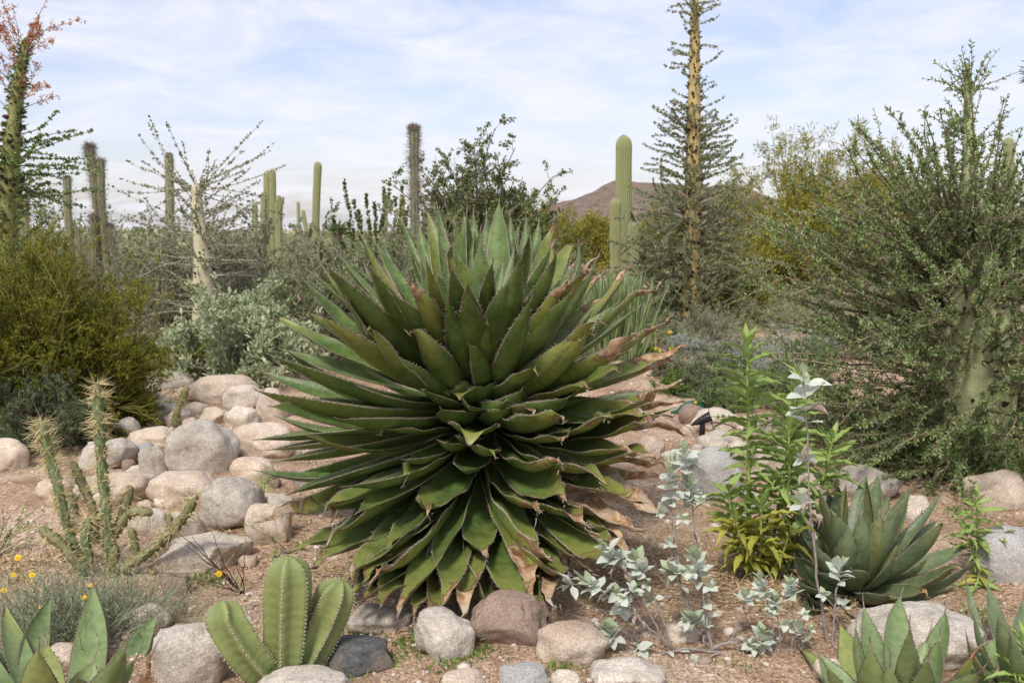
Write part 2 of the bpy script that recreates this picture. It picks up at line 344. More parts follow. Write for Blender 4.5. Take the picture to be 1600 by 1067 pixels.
# ------------------------------------------------------------------ ground, far hills
def structure(o): o['kind'] = 'structure'; return o
def grid_mesh(xs, ys, zf, mat, name):
    X, Y = np.meshgrid(xs, ys); Z = zf(X, Y); V = np.stack([X, Y, Z], -1).reshape(-1, 3); w = len(xs); h = len(ys)
    a = (np.arange(h - 1)[:, None] * w + np.arange(w - 1)).ravel(); Q = np.stack([a, a + 1, a + w + 1, a + w], 1)
    mb = MB(); mb.add(V, Q); return mb.build(name, mat, smooth=True)
def soil_material():
    m = bpy.data.materials.new('desert_soil'); m.use_nodes = True; n, l, b = node_chain(m)
    b.inputs['Roughness'].default_value = 0.95; b.inputs['Specular IOR Level'].default_value = 0.1
    tcn = n.new('ShaderNodeTexCoord')
    def noi(s_, d, rg=0.6):
        q = n.new('ShaderNodeTexNoise'); q.inputs['Scale'].default_value = s_; q.inputs['Detail'].default_value = d; q.inputs['Roughness'].default_value = rg; l.new(tcn.outputs['Object'], q.inputs['Vector']); return q.outputs[0]
    def ramp(src, *st):
        q = n.new('ShaderNodeValToRGB'); els = q.color_ramp.elements
        els[0].position = st[0][0]; els[0].color = (*st[0][1], 1); els[1].position = st[-1][0]; els[1].color = (*st[-1][1], 1)
        for p, c in st[1:-1]: e = els.new(p); e.color = (*c, 1)
        l.new(src, q.inputs[0]); return q.outputs[0]
    def mixc(f, a, c, mode='MIX'):
        q = n.new('ShaderNodeMix'); q.data_type = 'RGBA'; q.blend_type = mode
        if isinstance(f, float): q.inputs[0].default_value = f
        else: l.new(f, q.inputs[0])
        l.new(a, q.inputs[6]); l.new(c, q.inputs[7]); return q.outputs[2]
    c = ramp(noi(1.6, 5), (0.3, (0.43, 0.30, 0.20)), (0.5, (0.60, 0.45, 0.32)), (0.7, (0.74, 0.61, 0.47)))
    vo = n.new('ShaderNodeTexVoronoi'); vo.inputs['Scale'].default_value = 130; l.new(tcn.outputs['Object'], vo.inputs['Vector'])
    cv = n.new('ShaderNodeSeparateColor'); l.new(vo.outputs['Color'], cv.inputs[0])
    gr = ramp(cv.outputs[0], (0.0, (0.55, 0.45, 0.42)), (0.5, (0.95, 0.92, 0.9)), (0.85, (1.1, 1.08, 1.05)), (1.0, (1.5, 1.45, 1.4)))
    c = mixc(1.0, c, gr, 'MULTIPLY')
    c = mixc(1.0, c, ramp(noi(3.5, 6, 0.7), (0.36, (0.72, 0.68, 0.64)), (0.6, (1.06, 1.06, 1.06))), 'MULTIPLY')
    c = mixc(1.0, c, ramp(noi(45, 6, 0.75), (0.35, (0.62, 0.6, 0.58)), (0.6, (1.12, 1.12, 1.12))), 'MULTIPLY')
    l.new(c, b.inputs['Base Color'])
    inv = n.new('ShaderNodeMath'); inv.operation = 'MULTIPLY'; l.new(vo.outputs['Distance'], inv.inputs[0]); inv.inputs[1].default_value = -1
    b1 = n.new('ShaderNodeBump'); b1.inputs['Strength'].default_value = 0.9; b1.inputs['Distance'].default_value = 0.006; l.new(inv.outputs[0], b1.inputs['Height'])
    b2 = n.new('ShaderNodeBump'); b2.inputs['Strength'].default_value = 0.8; b2.inputs['Distance'].default_value = 0.02; l.new(noi(22, 8, 0.7), b2.inputs['Height']); l.new(b1.outputs[0], b2.inputs['Normal'])
    l.new(b2.outputs[0], b.inputs['Normal']); return m
SOIL = soil_material()
def stretch(lo, hi, a, b, n): # fine in [a,b], growing outward
    core = np.linspace(a, b, n); up = [b]; s_ = (b - a) / n
    while up[-1] < hi: s_ *= 1.25; up.append(up[-1] + s_)
    dn = [a]; s_ = (b - a) / n
    while dn[-1] > lo: s_ *= 1.25; dn.append(dn[-1] - s_)
    return np.concatenate([dn[:0:-1], core, up[1:]])
structure(grid_mesh(stretch(-4500, 4500, -4.5, 4.5, 200), stretch(-300, 9000, 1.5, 12, 220), hgt, SOIL, 'ground'))

def hill_h(X, Y):
    def bump(cx, cy, sx, sy, h, p=1.0): return h * np.exp(-(((X - cx) / sx) ** 2 + ((Y - cy) / sy) ** 2) ** p)
    # main peak at px 955, second hump px 1150; distance about 1200 m
    z = bump(122, 1200, 62, 240, 54, 0.72) + bump(195, 1230, 60, 240, 30, 0.9) + bump(272, 1250, 60, 260, 42, 0.85) + bump(520, 1300, 170, 260, 40) + bump(415, 1200, 60, 200, 42, 0.9)
    z = z + bump(45, 1180, 40, 180, 18, 0.9)
    z = z * np.clip((Y - 700) / 350, 0, 1) * np.clip((X + 60) / 80, 0, 1)
    out_ = np.zeros_like(z)
    for i in range(z.shape[0]):
        for j in range(z.shape[1]):
            if z[i, j] > 0.6:
                p = Vector((X[i, j] * 0.02, Y[i, j] * 0.02, 0)); out_[i, j] = z[i, j] + (mnoise.fractal(p, 1.0, 2.1, 5) * 5.0 + mnoise.fractal(p * 5, 1.0, 2.1, 3) * 0.9) * min(1, z[i, j] / 12)
            else: out_[i, j] = z[i, j]
    return out_ - 1.0
HILL = material('hill_scrub', (0.23, 0.165, 0.125), (0.09, 0.085, 0.05), 0.16, 0.95, 0.0, detail=8, c3=(0.19, 0.135, 0.105))
structure(grid_mesh(np.linspace(-60, 900, 230), np.linspace(700, 1420, 110), hill_h, HILL, 'hill'))

# ------------------------------------------------------------------ generic plants
def leafy_shrub(name, label, cat, base, rx, h, leafmat, twigmat, seed, stems=30, twigs=260, subtw=0, nleaf=6000, ll=0.03, lw=0.012,
                ry=None, emin=0.25, wob=0.12, grav=0.02, clus=1, six=False, stemr=0.008, leaf_t0=0.25, group=None, twig_len=0.35, spines=0, spine_mat='twig_grey', updir=0.3, ang=0.6, dome=0.8):
    rng = np.random.default_rng(seed); ry = ry or rx
    t = thing(name, label, cat, (base[0], base[1], gz(base[0], base[1])), group)
    D = radial_dirs(rng, stems, emin, 1.5); scale = np.array([rx, ry, h])
    ln = rng.uniform(0.55, dome, stems)
    B = rng.normal(size=(stems, 3)) * np.array([rx, ry, 0]) * 0.10
    P = grow(rng, B, D, ln, 7, wob, grav) * 1.0
    P = B[:, None] + (P - B[:, None]) * scale
    sb = MB(); Rr = np.linspace(1, 0.35, 7)[None] * stemr * rng.uniform(0.7, 1.3, (stems, 1)); tubes(sb, P, Rr, 4, rng=rng)
    C, T, tt, _ = sample(rng, P, twigs, 0.25, 1.0); L2 = twig_len * rng.uniform(0.4, 1.1, twigs) * min(rx, h)
    P2 = grow(rng, C, spread(rng, T, ang) + np.array([0, 0, 0.15]), L2, 5, wob, grav); tubes(sb, P2, np.linspace(1, 0.4, 5)[None] * np.full((twigs, 1), stemr * 0.45), 3, rng=rng)
    PL = P2
    if subtw:
        C, T, tt, _ = sample(rng, P2, subtw, 0.2, 1.0); P3 = grow(rng, C, spread(rng, T, 0.7), L2.mean() * 0.55 * rng.uniform(0.5, 1.2, subtw), 4, wob, grav)
        tubes(sb, P3, np.linspace(1, 0.5, 4)[None] * np.full((subtw, 1), stemr * 0.28), 3, rng=rng); PL = P3
    if spines:
        C, T, _, _ = sample(rng, PL, spines, 0, 1); Dn = spread(rng, T, 1.3); tubes(sb, np.stack([C, C + Dn * rng.uniform(0.015, 0.045, (spines, 1))], 1), np.tile([[0.0018, 0.0004]], (spines, 1)), 3, m=1, rng=rng)
    sb.build('stems', [MT[twigmat], MT[spine_mat]], t, kind='stuff')
    k = nleaf // clus
    C, T, _, _ = sample(rng, PL, k, leaf_t0, 1.0); C = np.repeat(C, clus, 0); T = np.repeat(T, clus, 0)
    C = C + rng.normal(size=C.shape) * ll * 0.25
    D = spread(rng, T, 0.8, 0.35) + np.array([0, 0, updir])
    tone = rng.random(len(C)) * 0.6 + 0.4 * np.clip((np.sin(C[:, 0] * 9 + seed) * np.sin(C[:, 2] * 11) * np.sin(C[:, 1] * 7) + 1) / 2, 0, 1)
    lb = MB(); leaves(lb, C, D, ll * rng.uniform(0.6, 1.25, len(C)), lw * rng.uniform(0.7, 1.2, len(C)), rng=rng, v=tone, six=six)
    lb.build('foliage', MT[leafmat], t, kind='stuff'); return t

def pad_trunk(P, R, sides, ribs=0.0, nr=0, seedv=0):
    """ribbed stem with rounded top: returns V,Q"""
    pass
def ribbed(mb, P, R, nr=12, depth=0.12, per=6, m=0, sharp=1.0):
    P = np.asarray(P, float); K = len(P); T = unit(np.gradient(P, axis=0)); a, b = frames(T[K // 2][None]); a = np.repeat(a, K, 0)
    a = unit(a - T * (a * T).sum(-1, keepdims=True)); b = np.cross(T, a); s_ = nr * per; th = np.arange(s_) * 2 * np.pi / s_
    prof = 1 - depth * (np.abs(np.sin(nr * th / 2)) ** sharp)
    V = P[:, None] + (R[:, None] * prof)[..., None] * (np.cos(th)[:, None] * a[:, None] + np.sin(th)[:, None] * b[:, None])
    k = (np.arange(K - 1) * s_)[:, None]; j = np.arange(s_)[None]; j2 = (j + 1) % s_
    Q = np.stack(np.broadcast_arrays(k + j, k + j2, k + s_ + j2, k + s_ + j), -1).reshape(-1, 4)
    rv = np.broadcast_to(np.abs(np.sin(nr * th / 2))[None], (K, s_)).ravel()
    mb.add(V.reshape(-1, 3), Q, m=m, rib=rv)
    return V, T, a, b
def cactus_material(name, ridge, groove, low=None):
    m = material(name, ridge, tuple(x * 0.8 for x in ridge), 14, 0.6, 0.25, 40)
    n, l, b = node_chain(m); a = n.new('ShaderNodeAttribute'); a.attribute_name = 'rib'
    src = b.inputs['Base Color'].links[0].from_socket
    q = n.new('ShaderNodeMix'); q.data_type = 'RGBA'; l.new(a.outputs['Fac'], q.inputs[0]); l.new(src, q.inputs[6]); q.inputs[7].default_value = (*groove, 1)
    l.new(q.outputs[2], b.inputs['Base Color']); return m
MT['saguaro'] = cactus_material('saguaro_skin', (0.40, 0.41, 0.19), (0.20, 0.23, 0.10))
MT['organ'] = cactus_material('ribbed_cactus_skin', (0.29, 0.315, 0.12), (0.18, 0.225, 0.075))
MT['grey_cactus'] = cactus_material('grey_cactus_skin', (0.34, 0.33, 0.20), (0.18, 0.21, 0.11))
def round_profile(K, r, waist=0.0, topfrac=0.1, rng=None):
    t = np.linspace(0, 1, K) ** 0.8 if False else np.concatenate([np.linspace(0, 1 - topfrac, K - 7), 1 - topfrac + topfrac * np.sin(np.linspace(0, np.pi / 2, 8))[1:]])
    R = np.full(K, r, float); tt = (t - (1 - topfrac)) / topfrac; w = tt > 0; R[w] = r * np.sqrt(np.maximum(1 - tt[w] ** 2, 0.0)) + 0.001
    if rng is not None: R *= 1 + waist * np.interp(t, np.linspace(0, 1, 8), rng.normal(size=8))
    return t, R
def column_cactus(parent, name, pts, r, mat, nr, spmat, spl, nspn, seed, depth=0.15, per=4, shaggy=None, fur=1.0):
    """pts: world polyline base->tip"""
    rng = np.random.default_rng(seed); pts = np.asarray(pts, float); K = 34
    seg = np.r_[0, np.cumsum(np.linalg.norm(np.diff(pts, axis=0), axis=1))]; Lt = seg[-1]
    t, R = round_profile(K, r, 0.05, min(0.3, r * 1.3 / Lt), rng)
    # smooth resample
    tt = seg / Lt; P = np.stack([np.interp(t, tt, pts[:, i]) for i in range(3)], 1)
    for _ in range(6): P[1:-1] = (P[:-2] + 2 * P[1:-1] + P[2:]) / 4
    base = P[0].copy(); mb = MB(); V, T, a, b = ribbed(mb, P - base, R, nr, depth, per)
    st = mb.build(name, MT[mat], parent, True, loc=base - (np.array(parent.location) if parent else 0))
    sb = MB(); n = nspn; k = rng.integers(0, K - 1, n); rib = rng.integers(0, nr, n)
    f = rng.random((n, 1)); C = V[k, rib * per] * (1 - f) + V[k + 1, rib * per] * f
    O = (P[k] - base) * (1 - f) + (P[k + 1] - base) * f
    D = unit(unit(C - O) + rng.normal(size=(n, 3)) * 0.55)
    ln = spl * rng.uniform(0.5, 1.2, (n, 1))
    if shaggy is not None:
        tv = t[k][:, None]; ln = ln * np.where((tv > shaggy[0]) & (tv < shaggy[1]), shaggy[2], 1.0)
    tubes(sb, np.stack([C, C + D * ln], 1), np.tile([[0.04 * spl * fur, 0.01 * spl * fur]], (n, 1)), 3, rng=rng)
    sb.build('spines', MT[spmat], st, kind='stuff'); return st
# ------------------------------------------------------------------ agaves
AG = {
 'big': agave_material('agave_green', (0.054, 0.100, 0.020), (0.135, 0.210, 0.054), (0.25, 0.26, 0.06)),
 'blue': agave_material('agave_blue_green', (0.095, 0.145, 0.065), (0.165, 0.22, 0.11), (0.20, 0.20, 0.06), (0.50, 0.27, 0.10), (0.22, 0.08, 0.02)),
 'front': agave_material('agave_pale_green', (0.135, 0.20, 0.075), (0.20, 0.275, 0.11), (0.28, 0.31, 0.08), edge=(0.12, 0.07, 0.05)),
}
US = np.array([-1, -0.9, -0.7, -0.45, 0, 0.45, 0.7, 0.9, 1.0])
def tip_point(B, px, py, L, sign):
    O = np.array([0, 0, EYE]); r = ray(px, py); r = r / np.linalg.norm(r); oc = O - B
    bq = float(oc @ r); cq = float(oc @ oc) - L * L; d = bq * bq - cq
    if d < 0: return O + r * (-bq)
    return O + r * (-bq + sign * math.sqrt(d))
def agave_leaf(parent, B, T, foc, Wd, mat, rng, bow=0.07, dead=1.0, cut=False, tooth=0.011, gutter=0.34, thick=0.024, spine=0.035, name='leaf', label=None, wave=0.0, curl=0.0):
    K = 24; B = np.asarray(B, float); T = np.asarray(T, float); L = np.linalg.norm(T - B); d = (T - B) / L
    mid = (B + T) / 2; n = foc - mid; n = n - d * (n @ d)
    if np.linalg.norm(n) < 1e-3: n = np.array([0, 0, 1.]) - d * d[2]
    n = n / np.linalg.norm(n); s_ = np.cross(d, n)
    bow = bow * rng.uniform(0.2, 1.9) if bow > 0 else bow; Wd = Wd * rng.uniform(0.88, 1.1); roll = rng.normal() * 0.34; n, s_ = n * math.cos(roll) + s_ * math.sin(roll), s_ * math.cos(roll) - n * math.sin(roll)
    t = np.linspace(0, 1, K) ** 0.93
    C1 = B + d * L * 0.38 - n * bow * L * 1.5 + s_ * rng.normal() * 0.04 * L
    C2 = B + d * L * 0.74 - n * bow * L * 1.0 + s_ * rng.normal() * 0.03 * L
    tt = t[:, None]
    P = (1 - tt) ** 3 * B + 3 * (1 - tt) ** 2 * tt * C1 + 3 * (1 - tt) * tt ** 2 * C2 + tt ** 3 * T
    Tg = unit(np.gradient(P, axis=0)); Sd = unit(s_ - Tg * (Tg @ s_)[:, None]); Nr = np.cross(Sd, Tg); Nr *= np.sign((Nr @ n).mean())
    if cut: w = np.interp(t, [0, .15, .4, .75, .9, .97, 1], [.7, .72, .95, 1, .85, .5, .12])
    else: w = np.interp(t, [0, .12, .3, .44, .6, .75, .87, .95, 1], [.80, .74, .88, .98, .96, .75, .42, .17, .02])
    # smooth the profile
    w[1:-1] = (w[:-2] + 2 * w[1:-1] + w[2:]) / 4
    dz = np.clip((t - dead) / max(1e-3, 1 - dead), 0, 1) if dead < 1 else np.zeros(K)
    shr = 1 - 0.24 * dz ** 0.7; half = Wd / 2 * w * shr
    wob = np.cumsum(rng.normal(size=(K, 2)) * (dz[:, None] > 0), 0) * 0.010 * np.minimum(1, dz[:, None] * 2)
    P = P + Sd * wob[:, :1] + Nr * wob[:, 1:] - np.array([0, 0, 1.]) * (dz[:, None] ** 2) * 0.028 * (curl + 0.2)
    ph = rng.uniform(0, 6, 2)
    V = np.zeros((K, 16, 3)); al = np.zeros((K, 16)); de = np.zeros((K, 16)); ed = np.zeros((K, 16)); asym = rng.normal() * 0.12
    us = np.concatenate([US, US[::-1][1:-1]])
    for j, u in enumerate(us):
        top = j < 9
        g = gutter * (1 + 0.5 * dz + (0.25 * np.clip((t - 0.5) * 2, 0, 1)))
        wv = wave * np.sin(t * 22 + ph[0 if u < 0 else 1]) * abs(u) ** 3 * Wd * 0.16 + dz * rng.normal(size=K) * 0.004
        fold = half * g * abs(u) ** 1.7
        x = half * u * np.sqrt(np.maximum(1 - (g * 0.85 * abs(u)) ** 2, 0.15))
        z = fold + wv
        if not top:
            th = (thick * (1 - t) ** 0.55 + 0.0035) * (1 - 0.8 * dz) * (1 - abs(u) ** 2.2) * np.minimum(1, w * 1.3 + .05); z = z - th
        V[:, j] = P + Sd * x[:, None] + Nr * z[:, None]
        al[:, j] = t; ed[:, j] = abs(u)
        side_bias = asym * u
        de[:, j] = (t - dead) * 1.0 + side_bias * 0.35 + (abs(u) ** 6) * 0.05 - 0.03 if dead < 1 else -1.0
    mb = MB(); J = 16
    k = (np.arange(K - 1) * J)[:, None]; j = np.arange(J)[None]; j2 = (j + 1) % J
    Q = np.stack(np.broadcast_arrays(k + j, k + J + j, k + J + j2, k + j2), -1).reshape(-1, 4)
    mb.add((V - B).reshape(-1, 3), Q, m=0, along=al.ravel(), dead=de.ravel(), edge=ed.ravel())
    # base and tip caps are closed by spine
    tip = V[-1].mean(0) - B; sd_ = Tg[-1]
    if not cut and spine > 0:
        sp_ = spine * (1.2 if dead < 1 else 1); pts = np.stack([tip - sd_ * 0.012, tip + sd_ * sp_ * 0.5, tip + sd_ * sp_ + rng.normal(size=3) * 0.004])
        tubes(mb, pts, [[0.0032, 0.0022, 0.0004]], 5, m=1)
    # marginal teeth
    nt_ = int(L / 0.021)
    for side, col in ((-1, 0), (1, 8)):
        tk = np.sort(np.clip(np.linspace(0.12, 0.93, nt_) + rng.normal(size=nt_) * 0.004, 0.05, 0.97)) * (K - 1)
        tk = tk[(tk / (K - 1) < dead + 0.12)]
        if not len(tk): continue
        # invert the t**.93 spacing only roughly: index space is fine
        i0 = tk.astype(int); f = (tk - i0)[:, None]; i0 = np.minimum(i0, K - 2)
        E = V[i0, col] * (1 - f) + V[i0 + 1, col] * f - B; tg = Tg[i0]; so_ = Sd[i0] * side + Nr[i0] * 0.35
        ln = tooth * rng.uniform(0.5, 1.25, (len(tk), 1)); hb = 0.0036
        A0 = E - tg * hb - so_ * 0.001; A1 = E + tg * hb - so_ * 0.001; Tp = E + so_ * ln + tg * ln * rng.normal(size=(len(tk), 1)) * 0.5; A2 = E - Nr[i0] * 0.003
        VV = np.stack([A0, A1, Tp, A2], 1).reshape(-1, 3); b0 = (np.arange(len(tk)) * 4)[:, None]
        mb.add(VV, None, np.concatenate([b0 + [0, 1, 2], b0 + [0, 2, 3], b0 + [1, 3, 2]]), m=1, along=0, dead=-1, edge=0)
    # ragged fibres at dead tips
    if dead < 0.9 and not cut:
        nf = 4; st = tip + rng.normal(size=(nf, 3)) * 0.008 - sd_ * 0.05 * rng.random((nf, 1))
        Pf = grow(rng, st, sd_[None] + rng.normal(size=(nf, 3)) * 0.35 + np.array([0, 0, -0.3]), rng.uniform(0.015, 0.045, nf), 5, 0.2, -0.1)
        tubes(mb, Pf, np.tile([[0.0022, 0.002, 0.0016, 0.001, 0.0004]], (nf, 1)), 3, m=2)
    o = mb.build(name, [mat, MT['tooth'], MT['dead_fibre']], parent, True, loc=B - np.array(parent.location))
    if label: o['label'] = label
    return o
MT['dead_fibre'] = material('dead_fibre', (0.36, 0.30, 0.24), (0.50, 0.44, 0.36), 30, 0.9)

def agave(name, label, basepx, Y, cpx, tips, mat, seed, R0=0.08, dL=1.05, dW=0.16, foc_up=1.1, filler=0, fl=(0.6, 0.9), fel=(-0.4, 1.4), tooth=0.011, bow=0.07, spine=0.035, gutter=0.34, thick=0.024, lean=0.0, dry=0, wave=0.0, backonly=True, dryL=0.5, fdead=0.25, fw=1.0):
    rng = np.random.default_rng(seed); C0 = at(cpx[0], cpx[1], Y); t = thing(name, label, 'agave', (C0[0], C0[1], gz(C0[0], C0[1])))
    A = np.array([0, -lean, 1.0]); foc = C0 + A * foc_up
    # short stem the leaves grow from
    sb = MB(); top = C0 + np.array([0, 0, R0 * 1.6]); bot = np.array([C0[0], C0[1], gz(C0[0], C0[1]) - 0.05])
    z = np.linspace(0, 1, 8)[:, None]; tubes(sb, (bot * (1 - z) + top * z - bot)[None], np.array([[1.0, 1.05, 1.1, 1.1, 1.05, 1.0, 0.8, 0.3]]) * R0, 12)
    sb.build('stem', MT['bark'], t, True, loc=bot - np.array(t.location))
    for e in tips:
        tx, ty = e[0], e[1]; L = e[2] if len(e) > 2 and e[2] else dL; s_ = e[3] if len(e) > 3 else 1; w = e[4] if len(e) > 4 and e[4] else dW; dd = e[5] if len(e) > 5 else 1.0; fl_ = e[6] if len(e) > 6 else ''
        if ty > 880 and Y > 4.5: L += 0.16
        if name == 'small_agave': w *= 1.15; L *= 1.04
        ct = np.array(cpx, float); v = np.array([tx, ty], float) - ct; bp = ct + v * 0.10
        if Y > 4.5: bp = ct + np.array([v[0] * 0.13, np.clip(v[1] * (0.30 if v[1] > 0 else 0.22), -60, 90)]); dd = 1 - (1 - dd) * (0.9 if tx > 820 else 0.62) if 0.3 < dd < 1 else dd; w *= 1.2 if ty > 600 else 0.94; s_ = 1 if (s_ > 0 and ty < 760) else -1
        B = at(bp[0], bp[1], Y + (R0 * 0.7 if s_ > 0 else -R0 * 0.9)); T = tip_point(B, tx, ty, L, s_)
        bw = bow * (0.4 if 'x' in fl_ else 1.0) + (0.06 if 'b' in fl_ else 0)
        nm = 'dead_leaf' if dd < 0.3 else 'leaf'
        lab = {'c': 'leaf with its tip broken off short', 'y': 'yellowing leaf with a dry tip'}.get(fl_[:1]) if fl_ else ('leaf with a withered tan tip' if dd < 0.85 and dd > 0.3 else None)
        if T[2] < 0.02 + gz(T[0], T[1]): T[2] = 0.02 + gz(T[0], T[1])
        agave_leaf(t, B, T, foc, w, mat, rng, bw, dd, cut='c' in fl_, tooth=tooth, spine=spine, gutter=gutter, thick=thick, name=nm, label=lab, wave=wave if dd < 1 else 0, curl=1 if dd < 1 else 0)
    gA = math.pi * (3 - math.sqrt(5))
    for i in range(filler):
        f = (i + 0.5) / filler; el = fel[1] + (fel[0] - fel[1]) * f ** 0.8; az = i * gA + rng.normal() * 0.3; el += rng.normal() * 0.12
        dv = np.array([math.cos(az) * math.cos(el), math.sin(az) * math.cos(el), math.sin(el)])
        if R0 > .1 and dv[1] < 0.15 and el < 0.15: continue
        L = rng.uniform(*fl) * (0.82 if dv[1] < -0.2 and backonly else 1)
        if R0 > .1: L *= float(np.interp(el, [0.3, 0.7, 1.35], [1, .9, .76]))
        B = C0 + np.array([dv[0], dv[1], 0]) * R0 * 0.8 + np.array([0, 0, math.sin(el) * R0 * (1.2 if R0 < .1 else 1.9)]); T = B + dv * L
        if T[2] < gz(T[0], T[1]) + 0.03: T[2] = gz(T[0], T[1]) + 0.03
        agave_leaf(t, B, T, foc, dW * rng.uniform(0.72, 0.95) * (1.12 if R0 < .1 else 1) * fw, mat, rng, bow, 1.0 if rng.random() > fdead * (0.15 if el > 0.25 else 1) else rng.uniform(0.7, 0.87), tooth=tooth, spine=spine, gutter=gutter, thick=thick)
    for i in range(dry):
        az = rng.uniform(math.pi * 1.0, math.pi * 2.05); el = rng.uniform(-1.0, -0.55); dv = np.array([math.cos(az) * math.cos(el), math.sin(az) * math.cos(el), math.sin(el)])
        B = C0 + np.array([dv[0], dv[1], 0]) * R0 + np.array([0, 0, -0.12 - rng.random() * 0.15]) * (dryL / 0.5); T = B + dv * dryL * rng.uniform(0.75, 1.2)
        gzz = gz(T[0], T[1]) + 0.015
        if T[2] < gzz: T[2] = gzz
        agave_leaf(t, B, T, foc, dW * 1.0, mat, rng, -0.08, rng.uniform(-0.1, 0.12), tooth=tooth * 0.6, spine=spine, gutter=0.5, thick=thick * 0.4, name='dead_leaf', label='dead brown leaf hanging at the foot')
    return t
f, b_ = -1, 1
